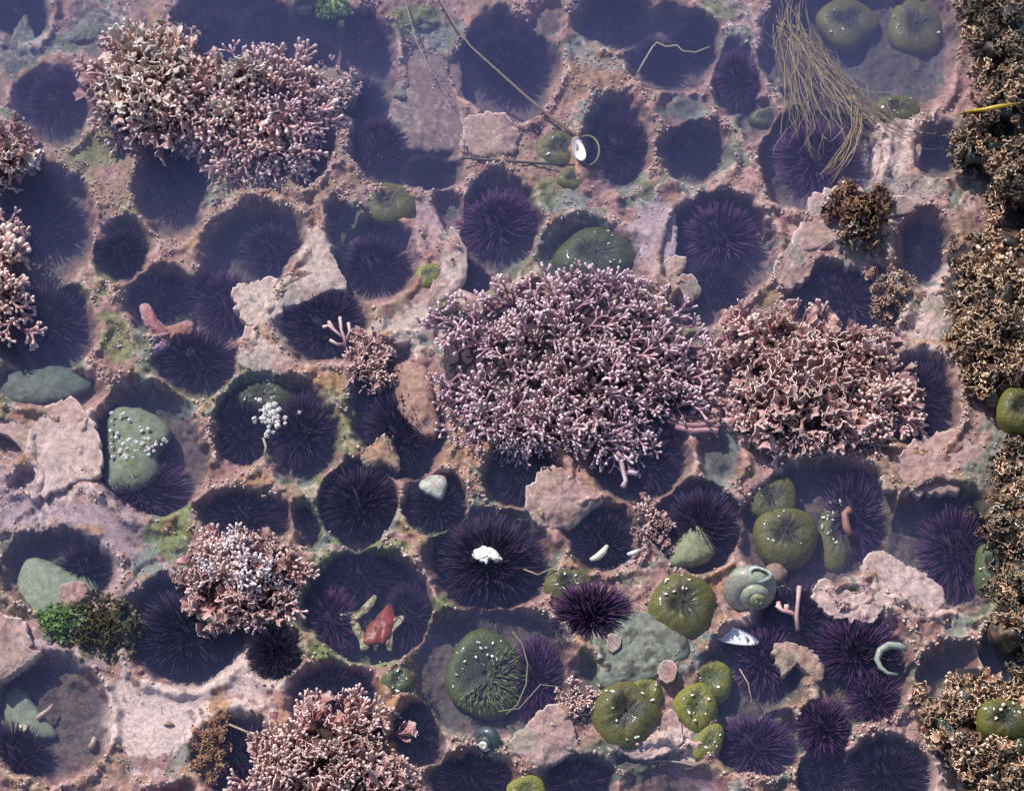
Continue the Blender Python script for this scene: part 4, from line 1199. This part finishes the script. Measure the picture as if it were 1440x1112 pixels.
tuft('coralline_fringe', [(1216,540),(1244,528),(1262,548),(1264,580),(1246,606),(1222,612),(1206,580)],
     -2, 18, 60, F_PINK, 36, 'finger-branched pink fringe at the right end of the leafy pink cushion', 'coralline algae', seed=5, up=.4, out=1.4, seg=32)
tuft('coralline_cushion', [(262,800),(286,772),(330,764),(370,768),(402,786),(418,812),(412,842),(380,858),(340,866),(300,856),(270,836)],
     0, 24, 150, FAN_RED + F_PINK[:4], 28, 'white-edged reddish algae rosette in the lower left above the great black urchin', 'coralline algae', seed=6, up=.8, base=(.05,.025,.025))
tuft('coralline_sprigs', [(300,790),(330,778),(366,786),(384,806),(350,820),(310,816)],
     18, 10, 50, F_WHITE, 30, 'whitish twiggy sprigs growing on top of the reddish rosette', 'coralline algae', seed=7, seg=30)
tuft('coralline_cushion', [(378,1046),(392,1016),(430,1002),(480,1000),(526,1010),(556,1040),(560,1080),(556,1120),(380,1130),(366,1090)],
     0, 26, 200, FAN_RED + F_PINK[:5], 30, 'reddish pale-edged algae cushion cut by the bottom edge', 'coralline algae', seed=8, up=.8, base=(.05,.025,.025))
tuft('coralline_sprigs', [(368,1066),(384,1044),(410,1048),(420,1076),(400,1100),(374,1096)],
     14, 10, 40, F_PINK, 28, 'pink-white branchy sprigs at the left shoulder of the bottom cushion', 'coralline algae', seed=9, seg=30)
tuft('coralline_plume', [(296,112),(330,92),(380,96),(424,112),(440,150),(432,190),(412,222),(380,232),(340,226),(300,206),(272,170)],
     0, 30, 190, F_PINK + F_MAUVE[:3], 42, 'dusky pink plume of branching algae right of the whitest wet clump at the upper left', 'coralline algae', seed=10, up=.5, out=1.2)
tuft('coralline_plume', [(150,90),(180,58),(220,48),(262,60),(290,92),(292,140),(270,184),(220,192),(180,184),(150,150)],
     6, 44, 150, FAN_PINK + F_PINK, 38, 'broad algae clump with glaring white wet tips at the upper left', 'coralline algae', seed=11, up=.7, base=(.12,.06,.06))
tuft('wet_tips', [(160,80),(190,52),(226,44),(262,62),(276,90),(256,120),(226,150),(190,160),(158,140)],
     44, 26, 80, FAN_WET_GLARE, 34, 'wet glinting tips breaking the surface on the upper left algae clump', 'coralline algae', seed=12, seg=40, thick=12, base=(.14,.07,.06))
tuft('wet_tips', [(312,98),(330,88),(358,96),(362,110),(340,116),(316,114)], 46, 18, 20, FAN_WET_GLARE, 28, 'small white wet tips on the top of the dusky pink plume', 'coralline algae', seed=13, seg=24, thick=10)
tuft('wet_tips', [(312,154),(326,148),(334,160),(326,172),(312,168)], 40, 16, 12, FAN_WET_GLARE, 24, 'tiny white wet tip left of centre on the dusky pink plume', 'coralline algae', seed=14, seg=24, thick=10)
tuft('coralline_sprigs', [(340,196),(372,200),(404,214),(410,238),(380,248),(350,236)], 4, 10, 50, F_WHITE, 24, 'pale bluish-white branch tips hanging below the dusky pink plume', 'coralline algae', seed=15, up=.3, out=1.3, seg=30)
tuft('knobby_algae', [(432,112),(452,98),(484,100),(502,120),(498,142),(470,150),(440,140)], 0, 16, 90, F_FAT, 15, 'round tan knobby algae lump at the right end of the plume', 'coralline algae', seed=16, base=(.2,.16,.13), seg=32)
tuft('coralline_cushion', [(-26,196),(-6,182),(16,186),(34,206),(30,230),(8,250),(-24,250)], 22, 34, 60, FAN_PINK + FAN_WET_GLARE, 28, 'upper small pink tuft with white wet top on the left edge', 'coralline algae', seed=17, seg=30)
tuft('coralline_cushion', [(-30,330),(0,322),(18,344),(26,380),(18,420),(20,460),(8,484),(-30,490)], 2, 30, 90, F_FAT + F_PINK, 34, 'tall pink fingered algae tuft hanging in from the left edge', 'coralline algae', seed=18, seg=36, up=.4, out=1.2)
tuft('coralline_cushion', [(486,498),(504,486),(528,484),(544,500),(540,524),(520,534),(500,528)], 0, 12, 55, FAN_RED + F_PINK, 22, 'small orange-pink leafy tuft below the antler-like sprig', 'coralline algae', seed=19, seg=28)
tuft('coralline_cushion', [(896,712),(908,702),(924,716),(930,745),(934,772),(920,778),(906,762),(898,740)], 0, 8, 46, F_FAT + FAN_RED, 15, 'narrow salmon cluster of stubby algae between the two black urchins in the middle', 'coralline algae', seed=20, seg=28)
tuft('knobby_algae', [(794,972),(812,964),(832,974),(834,990),(816,1002),(798,992)], 2, 8, 70, F_FAT, 12, 'small dark brown knobby clump left of the smooth round olive anemone', 'coralline algae', seed=21, base=(.12,.08,.07), seg=28)
tuft('maroon_tuft', [(1176,290),(1190,274),(1216,270),(1232,284),(1236,306),(1218,330),(1196,324),(1180,308)], 20, 32, 60, F_MAROON + FAN_WET_GLARE[:1], 24, 'small dark maroon leafy tuft poking out of the water on a pink mound', 'red algae', seed=22, seg=30, base=(.05,.02,.015))
tuft('coralline_cushion', [(1226,382),(1240,370),(1262,376),(1270,410),(1268,440),(1250,456),(1238,440),(1232,410)], -2, 12, 44, FAN_ROCK, 18, 'brownish crumbly algae strip between the two burrows left of the golden-brown rock', 'coralline algae', seed=23, seg=30)
tuft('green_moss', [(66,862),(80,856),(104,858),(114,870),(100,880),(80,886),(66,878)], 6, 8, 90, palette_set('fan', (.14,.23,.06), (.36,.50,.20), M_WEED, 3, 300), 11, 'bright green lettuce-like moss below the large green stone', 'green algae', seed=24, seg=28, base=(.12,.2,.06))
tuft('green_moss', [(448,16),(462,4),(486,4),(486,14),(464,22)], 0, 6, 40, palette_set('fan', (.16,.28,.07), (.38,.55,.2), M_WEED, 2, 310), 10, 'bright green moss patch at the top edge', 'green algae', seed=25, seg=24, base=(.12,.2,.06))
tuft('olive_moss', [(112,862),(140,846),(176,850),(190,876),(186,906),(150,916),(110,912),(98,890)], -4, 14, 130, palette_set('fan', (.05,.05,.02), (.16,.12,.05), M_WEED, 3, 320), 14, 'dark olive-brown fuzzy algae pad left of the great black urchin', 'brown algae', seed=26, seg=32, base=(.06,.06,.025))
tuft('rusty_crumbs', [(292,1010),(304,1000),(316,1008),(312,1040),(306,1080),(290,1096),(282,1080),(290,1044)], -4, 10, 80, palette_set('fan', (.30,.15,.07), (.52,.33,.2), M_FROND, 4, 330), 13, 'rusty crumbling algae edge left of the bottom cushion', 'coralline algae', seed=27, seg=30, base=(.2,.1,.05))

# single sprigs
def sprig(paths, r, z, cols, label, name='coralline_sprig', cat='coralline algae', mat=None):
    root = empty(name, P(*paths[0][0], z)); tag(root, label, cat)
    for pts in paths:
        n = len(pts)
        ribbon('twig', pts, [r * (1 - .3 * k / n) for k in range(n - 1)] + [r * 1.05], [z + k * 1.5 for k in range(n)], [lerp(cols[0], cols[1], k / (n - 1)) for k in range(n)], None, None, mat or M_FROND, parent=root)
pk = ((.36,.18,.18), (.74,.55,.54))
sprig([[(486,488),(484,474),(480,464),(478,446)],[(484,476),(472,466),(462,458),(454,460)],[(486,480),(492,466),(490,454)],[(472,466),(462,452)],[(488,484),(474,484),(464,478)]], 2.5, 10, pk, 'antler-like pink sprig over the broad dark urchin')
sprig([[(1122,886),(1120,866),(1122,846),(1124,824)],[(1121,866),(1110,860),(1100,858),(1092,850)],[(1098,858),(1094,846)],[(1106,860),(1106,850)]], 3.2, 8, ((.42,.20,.19),(.66,.44,.42)), 'pair of long pink twigs right of the big worn snail')
sprig([[(872,640),(876,660),(880,676),(876,684)],[(878,664),(888,664),(896,666)],[(874,650),(864,640)],[(868,636),(884,646),(890,640)]], 3.8, 6, ((.42,.25,.28),(.82,.68,.72)), 'single frosted branch dangling lowest from the great mound fringe')
sprig([[(940,590),(962,598),(986,598),(1006,592)],[(950,600),(974,606),(998,604),(1010,606)],[(996,598),(1008,600),(1012,596)]], 4.5, 4, ((.28,.14,.17),(.50,.28,.28)), 'long bare mauve branches pointing right under the gap between the two pink mounds')
sprig([[(1196,752),(1190,740),(1188,722),(1196,716)]], 6, -14, ((.34,.15,.11),(.38,.19,.15)), 'salmon scrap lying on the upright oblong anemone', name='crust_scrap', cat='crust scrap')

# ------------------------------------------------------------------ drifting weed and stalks
def strand(root, pts, r0, z, col, jit, r_, name='strand'):
    n = len(pts)
    sub = []
    for i in range(n - 1):
        for t in (0, .5):
            sub.append((pts[i][0] + (pts[i + 1][0] - pts[i][0]) * t, pts[i][1] + (pts[i + 1][1] - pts[i][1]) * t))
    sub.append(pts[-1])
    ox, oy = r_.gauss(0, jit), r_.gauss(0, jit * .6)
    ph = r_.uniform(0, 6); fr = r_.uniform(.5, 1.5)
    out = [(x + ox * (0.35 + 1.9 * k / len(sub)) + math.sin(k * fr + ph) * jit * .5, y + oy + math.cos(k * fr + ph) * jit * .3) for k, (x, y) in enumerate(sub)]
    cut0 = r_.randrange(0, max(1, len(out) // 3)); cut1 = len(out) - r_.randrange(0, max(1, len(out) // 3))
    out = out[cut0:max(cut0 + 3, cut1)]
    zz = z + r_.uniform(-6, 6)
    ribbon(name, out, [r0] * (len(out) - 1) + [r0 * .4], [zz + 2 * math.sin(k + ph) for k in range(len(out))], [col] * len(out), None, None, M_WEED, parent=root, n=4)
root = empty('drifting_seaweed', P(1130, 80, 12)); tag(root, 'tangled bunch of thin golden-brown seaweed strands drifting at the upper right', 'seaweed')
r_ = random.Random(88)
B1 = [(1092,-10),(1100,30),(1108,62),(1116,100),(1124,150),(1130,180),(1136,205)]
B2 = [(1090,30),(1112,46),(1140,66),(1160,92),(1180,116),(1196,136),(1216,156),(1240,176),(1268,194),(1284,196)]
B3 = [(1190,120),(1204,150),(1206,178),(1196,206),(1178,236),(1158,258)]
B4 = [(1236,176),(1250,200),(1246,236),(1240,264)]
B5 = [(1120,70),(1142,100),(1152,130),(1156,170),(1152,210),(1156,226)]
B6 = [(1130,-10),(1118,30),(1112,60),(1130,90)]
for path, n, jit, rr in ((B1, 18, 10, .5), (B2, 30, 9, .5), (B3, 13, 5, .7), (B4, 6, 4, .6), (B5, 16, 20, .36), (B6, 14, 12, .45), (B2, 20, 24, .36)):
    for _ in range(n):
        c = random.Random(r_.random()).choice([(.36, .25, .11), (.26, .17, .08), (.46, .34, .18), (.20, .14, .08), (.48, .38, .24)])
        strand(root, path, rr * r_.uniform(.5, 1.3), 8, c, jit, r_)
for path in ([(1184,94),(1150,80),(1160,100),(1176,112)], [(1052,170),(1064,156),(1084,150),(1106,152),(1120,156)], [(1180,112),(1196,122),(1230,130),(1262,130)], [(1196,168),(1180,190),(1170,200),(1158,190)]):
    strand(root, path, .7, 8, (.50, .45, .36), 1, r_)
kr = empty('kelp_stalk', P(700, 110, 14)); tag(kr, 'long thin golden-brown kelp stalk slanting across the top towards the white shell', 'kelp stalk')
ribbon('stalk', [(606,-20),(622,6),(640,36),(662,66),(700,100),(740,136),(776,166),(806,188),(820,196)], [1.4,1.6,1.7,1.8,2.0,2.3,2.6,3.0,3.4], [12,13,14,15,15,14,12,9,6], [(.20,.14,.08)] * 9, None, None, M_WEED, parent=kr)
lp = [(826 + 17 * math.cos(a), 212 + 21 * math.sin(a)) for a in np.linspace(-2.2, 3.6, 16)]
ribbon('stalk_loop', lp, [1.8] * 16, 4, [(.22,.20,.08)] * 16, None, None, M_WEED, parent=kr)
ribbon('stick', [(648,222),(700,226),(760,230),(826,233)], [1.6,2,2,1.5], 8, cc((.05,.05,.035), 4), 'thin dark straight stick lying below the pink lump and olive anemone', 'stick', M_WEED)
TH = [([(896,104),(906,86),(918,66),(924,60),(936,66),(952,64),(960,72),(978,74),(998,66)], 'bent yellowish weed thread over the dark urchin at the top', 1.6, (.36,.30,.18)),
      ([(570,2),(586,60),(606,100),(634,136)], 'fine pale thread crossing the submerged brown ledge', .8, (.36,.30,.26)),
      ([(736,800),(756,808),(774,800),(800,806)], 'thin brown thread between the cream-lump urchin and the dusted anemone', 1.4, (.26,.20,.13)),
      ([(832,820),(840,840),(852,856),(862,864)], 'short brown thread lying on the bright purple urchin', 1.2, (.30,.20,.14)),
      ([(806,808),(812,826),(828,838)], 'thin olive thread across the pale olive anemone', 1.0, (.20,.18,.10)),
      ([(322,1018),(345,1028),(372,1036),(408,1038)], 'beige thread over the urchin left of the bottom cushion', 1.8, (.34,.27,.20)),
      ([(720,888),(734,904),(742,932),(740,962),(728,990),(712,1004)], 'long green thread curling round the right of the big open anemone', 1.2, (.16,.20,.08)),
      ([(700,1000),(730,996),(760,962),(790,966)], 'faint thread from the big open anemone to the grey boulder', .9, (.30,.28,.2)),
      ([(598,528),(604,540),(600,556),(606,572)], 'white worm-like squiggle on the brown dotted lump', 1.3, (.70,.62,.55)),
      ([(718,610),(724,628),(722,640)], 'tiny green stem under the great mound', 1.0, (.12,.16,.07)),
      ([(1040,940),(1052,960),(1058,990)], 'thin tan thread on the brown film right of the yellow-green chain', .9, (.4,.3,.22)),
      ([(1376,156),(1352,160),(1366,158)], 'short pale stub beside the yellow strand', 1.5, (.4,.34,.2)),
      ([(370,616),(374,628),(372,640)], 'short beige stem hanging under the shell gravel', 2.0, (.42,.36,.26)),
      ([(776,372),(774,386),(770,400)], 'thin twig by the left edge of the large dark closed anemone', .8, (.3,.2,.15)),]
for pts, lab, rr, c in TH:
    ribbon('weed_thread', pts, [rr] * len(pts), 6, [c] * len(pts), lab, 'seaweed thread', M_WEED, n=5)
ribbon('yellow_strand', [(1350,160),(1366,156),(1384,154),(1404,150),(1430,146)], [1.5,2.2,2.8,3.2,1.5], [60, 112, 130, 138, 138], cc((.55,.38,.04), 5), 'bright yellow strand of weed lying on the wet black rock', 'seaweed strand', M_WEED)
# little brown amphipods on the bare crust
for (u, v, a, lab) in ((238,1019,-20,'tiny brown shrimp-like amphipod at the top of the pale crust, lower left'), (166,1050,-50,'middle tiny brown amphipod on the pale crust near the round burrow'), (141,1076,-60,'lowest tiny brown amphipod at the rim of the round burrow')):
    gz = ground_z(u, v)[0]
    root = empty('amphipod', P(u, v, gz), R(a)); tag(root, lab, 'amphipod', 'amphipods on the pale crust')
    V_, F_, C_ = [], [], []
    pts = [Vector((x * S, 2.0 * math.sin(x / 5) * S, (2.5 - .03 * x * x) * S)) for x in (-7, -5, -3, -1, 1, 3, 5, 7)]
    tube(V_, F_, C_, pts, [r * S for r in (.9, 1.8, 2.3, 2.5, 2.3, 2.0, 1.5, .6)], [(.16, .11, .07) if k % 2 else (.26, .19, .12) for k in range(8)], n=7)
    link('body', make_mesh('body', [tuple(x) for x in V_], F_, M_WEED, np.array(C_)), root)
    for k in range(5):
        for sd in (-1, 1):
            V_, F_, C_ = [], [], []
            x = -3.5 + k * 1.8
            tube(V_, F_, C_, [Vector((x * S, sd * 1 * S, 2 * S)), Vector((x * S, sd * 3.4 * S, 2.2 * S)), Vector(((x + .8) * S, sd * 4.2 * S, .2 * S))], [.4 * S, .35 * S, .2 * S], [(.22, .16, .1)] * 3, n=4)
            link('leg', make_mesh('leg', [tuple(q) for q in V_], F_, M_WEED, np.array(C_)), root)

# ------------------------------------------------------------------ rocks standing out of the water on the right
def outcrop(poly, z0, H, label, base, mott, sets, n, size, seed, rough=22, rscale=30, power=2.6):
    root = empty('wet_outcrop', P(np.mean([p[0] for p in poly]), np.mean([p[1] for p in poly]), z0)); tag(root, label, 'rock', 'wet rocks standing out of the pool at the right')
    ob, top, rr, c = blob('rock_core', poly, z0, H, M_WET, base, None, thick=40, power=power, wiggle=9, rough=rough, rscale=rscale, mott=mott, segs=120, rings=40, seed=seed, parent=root)
    r_ = random.Random(seed)
    nvis = []
    for i in range(len(top)):
        # only where the photograph's frame can show it, and a little beyond
        d = Vector(top[i].tolist()) - CAM
        u = 720 + FOC * d.x / -(d.y * ST - d.z * CT if False else (-(d.y * ST) + d.z * CT))
        if 1300 < u < 1520: nvis.append(i)
    cl = sstep(-.45, .15, fbm(top[:, 0] / S / 30, top[:, 1] / S / 22, seed, 3)) + .04
    ga = np.repeat(np.gradient(np.unique(rr)), 120)
    idx = r_.choices(nvis, weights=[float((rr[i] + .05) * ga[i] * cl[i]) for i in nvis], k=n)
    pts, dirs = [], []
    for i in idx:
        p = Vector(top[i].tolist()) + Vector((r_.gauss(0, 3) * S, r_.gauss(0, 3) * S, -1.5 * S))
        pts.append(p); dirs.append(Vector((r_.gauss(-.25, .5), r_.gauss(-.1, .5), r_.uniform(.25, 1))))
    stick_fronds(root, pts, dirs, sets, size, r_)
BR = np.array((.065, .048, .036)); BK = np.array((.018, .017, .015)); GB = np.array((.17, .095, .06))  # near-black core tones also paint in the shade of crevices
outcrop([(1370,-70),(1364,30),(1368,100),(1378,140),(1356,162),(1344,200),(1350,236),(1384,246),(1398,280),(1440,306),(1600,300),(1600,-70)],
        -10, 120, 'black wet rock with greyish crumbly growth filling the top right corner', BK, BR, FAN_DARK + FAN_ROCK, 300, 24, 401, rough=44, rscale=30)
outcrop([(1420,312),(1384,326),(1345,348),(1328,384),(1332,440),(1342,480),(1362,516),(1370,552),(1400,580),(1450,600),(1600,600),(1600,320)],
        -10, 95, 'golden-brown rock shaggy with curled algae at the middle of the right edge', BK * 1.6, GB, FAN_ROCK * 2 + F_ROCK, 300, 26, 402, rough=42, rscale=30)
outcrop([(1424,620),(1408,650),(1382,690),(1374,724),(1392,752),(1404,800),(1402,850),(1392,888),(1410,912),(1440,920),(1600,920),(1600,620)],
        -8, 80, 'glistening brown and black rock below the green glossy anemone on the right edge', BK * 1.6, GB, FAN_ROCK * 2 + FAN_DARK + FAN_WET_GLARE[:1], 290, 24, 403, rough=36, rscale=30)
outcrop([(1284,990),(1296,972),(1318,958),(1350,942),(1376,940),(1400,958),(1424,966),(1460,958),(1600,950),(1600,1200),(1352,1200),(1344,1110),(1346,1064),(1316,1040),(1292,1020)],
        -4, 58, 'golden-brown crumbly algae-covered rock in the lower right corner', BK * 1.6, GB, FAN_ROCK * 2 + F_ROCK, 300, 25, 404, rough=30, rscale=26)
outcrop([(1418,-80),(1412,100),(1424,240),(1430,330),(1424,480),(1420,600),(1416,700),(1424,800),(1420,900),(1412,960),(1408,1100),(1410,1220),(1640,1220),(1640,-80)],
        -20, 56, 'rock wall coloured black for shade along the right edge behind the shaggy rocks', BK, BR, FAN_DARK, 120, 18, 405, rough=30, rscale=34)
anemone(1412, 1010, 34, 26, 66, 30, 'green', 'glossy wet green anemone with pink bits on the lower right rock', False, 14, 8, 0, seed=91)
anemone(1436, 574, 32, 32, 66, 26, 'green', 'glossy bright green anemone out of the water between the right-hand rocks', False, 14, 4, 0, seed=92)
anemone(1424, 1046, 22, 16, 62, 20, 'dark', 'smaller dark green anemone just under the glossy one on the lower right rock', False, 10, 2, 0, seed=93)

# ------------------------------------------------------------------ knobs of coralline growth sprinkled over the ridges
def ico():
    t = (1 + 5 ** .5) / 2
    v = np.array([(-1, t, 0), (1, t, 0), (-1, -t, 0), (1, -t, 0), (0, -1, t), (0, 1, t), (0, -1, -t), (0, 1, -t), (t, 0, -1), (t, 0, 1), (-t, 0, -1), (-t, 0, 1)], float)
    v /= np.linalg.norm(v[0])
    f = np.array([(0, 11, 5), (0, 5, 1), (0, 1, 7), (0, 7, 10), (0, 10, 11), (1, 5, 9), (5, 11, 4), (11, 10, 2), (10, 7, 6), (7, 1, 8), (3, 9, 4), (3, 4, 2), (3, 2, 6), (3, 6, 8), (3, 8, 9), (4, 9, 5), (2, 4, 11), (6, 2, 10), (8, 6, 7), (9, 8, 1)])
    return v, f
IV, IF = ico()
KZ = [(590,60,60,50,1),(730,20,80,30,1.2),(770,110,40,60,1),(400,260,110,50,1),(260,200,100,50,.8),(170,230,80,40,.9),(130,340,40,60,.9),(230,330,40,30,1),(320,290,60,40,1),
      (930,240,80,30,1),(1010,150,20,50,1.2),(860,130,60,40,.8),(900,180,20,50,1.2),(680,270,60,30,1),(750,320,20,50,1.2),(480,180,30,60,1.3),(540,250,50,20,1),(130,500,30,50,1),
      (290,650,30,80,.7),(580,690,30,40,.8),(600,830,20,60,.9),(780,960,20,60,1.3),(620,950,40,70,1),(1130,1040,40,80,1.3),(1060,1095,60,20,1.2),(1280,1000,30,60,.8),(1250,740,20,60,1.1),
      (1050,640,40,60,.4),(1290,900,60,40,.9),(1190,870,50,30,.6),(590,1010,60,80,.7),(640,650,60,60,.5),(770,800,30,60,.5),(1100,590,60,30,.6),(650,160,20,40,.6),(720,190,50,40,1),(100,300,60,60,.4),
      (430,960,60,20,.5),(1270,380,40,60,.8),(850,60,40,60,.2),(1260,250,60,30,.5),(560,140,20,60,.5),(1140,330,40,30,.6),(20,170,40,40,.6),(60,680,60,40,.2)]
nc = 170000
ku = rng.uniform(-40, 1480, nc); kv = rng.uniform(-40, 1150, nc)
kz, kd = field(ku, kv)
wgt = np.full(nc, .14)
for cx, cy, rx, ry, s_ in KZ:
    wgt += .55 * s_ * np.exp(-((ku - cx) / rx) ** 2 - ((kv - cy) / ry) ** 2)
wgt *= sstep(-.35, .45, fbm(ku / 22, kv / 22, 501, 3)) * 1.1
wgt += .55 * np.exp(-((kd - 2) / 4.5) ** 2) * sstep(0, .5, fbm(ku / 30, kv / 30, 505, 2))
for cx, cy, rx, ry in ((245,1010,130,75),(320,955,90,40),(140,740,80,50),(900,905,95,55),(90,640,60,60),(590,430,80,50),(600,170,60,60),(120,890,90,50),(1200,80,110,80),(450,370,30,60),(920,330,30,50)):
    wgt *= 1 - .93 * np.exp(-(((ku - cx) / rx) ** 2 + ((kv - cy) / ry) ** 2) ** 2)
wgt *= (kd > -2.5)
keep = rng.random(nc) < wgt
ku, kv, kz = ku[keep], kv[keep], kz[keep]
n = len(ku)
size = rng.uniform(0.55, 1.9, n) * (1 + .45 * np.exp(-((kd[keep] - 2) / 4) ** 2)) * rng.uniform(.8, 1.25, n)
x, y, z_ = unp(ku, kv, kz * K_SLANT)
c0 = np.stack([x, y, z_ + kz * (1 - K_SLANT) * S], 1)
el = rng.uniform(.9, 1.7, n)
vv_ = IV[None] * np.stack([size, size, size * el], 1)[:, None, :] * S
lean = rng.normal(0, .35, (n, 1, 2)) * vv_[..., 2:3]
vv_[..., :2] += lean
vv_ = vv_ + c0[:, None, :] + np.array([0, 0, .6])[None, None] * (size * S)[:, None, None]
tones = np.array([(.34, .19, .165), (.42, .25, .19), (.48, .33, .28), (.28, .14, .125), (.58, .44, .37)])
bc = tones[rng.integers(0, 5, n)] * rng.uniform(.85, 1.25, (n, 1))
tipk = np.clip(IV[:, 2] * .6 + .2, 0, 1)[None, :, None] * rng.uniform(.15, .8, (n, 1, 1))
kc = bc[:, None, :] * (1 - tipk) + np.array((.80, .68, .60)) * tipk
kf = (IF[None] + (np.arange(n) * 12)[:, None, None]).reshape(-1, 3)
ko = link('coralline_knobs', make_mesh('coralline_knobs', vv_.reshape(-1, 3), kf, M_NOD, kc.reshape(-1, 3)))
tag(ko, 'tiny pale pink knobs of coralline growth sprinkled over the rock ridges', 'coralline algae', kind='stuff')
print('knobs', n, 'objects', len(bpy.data.objects))
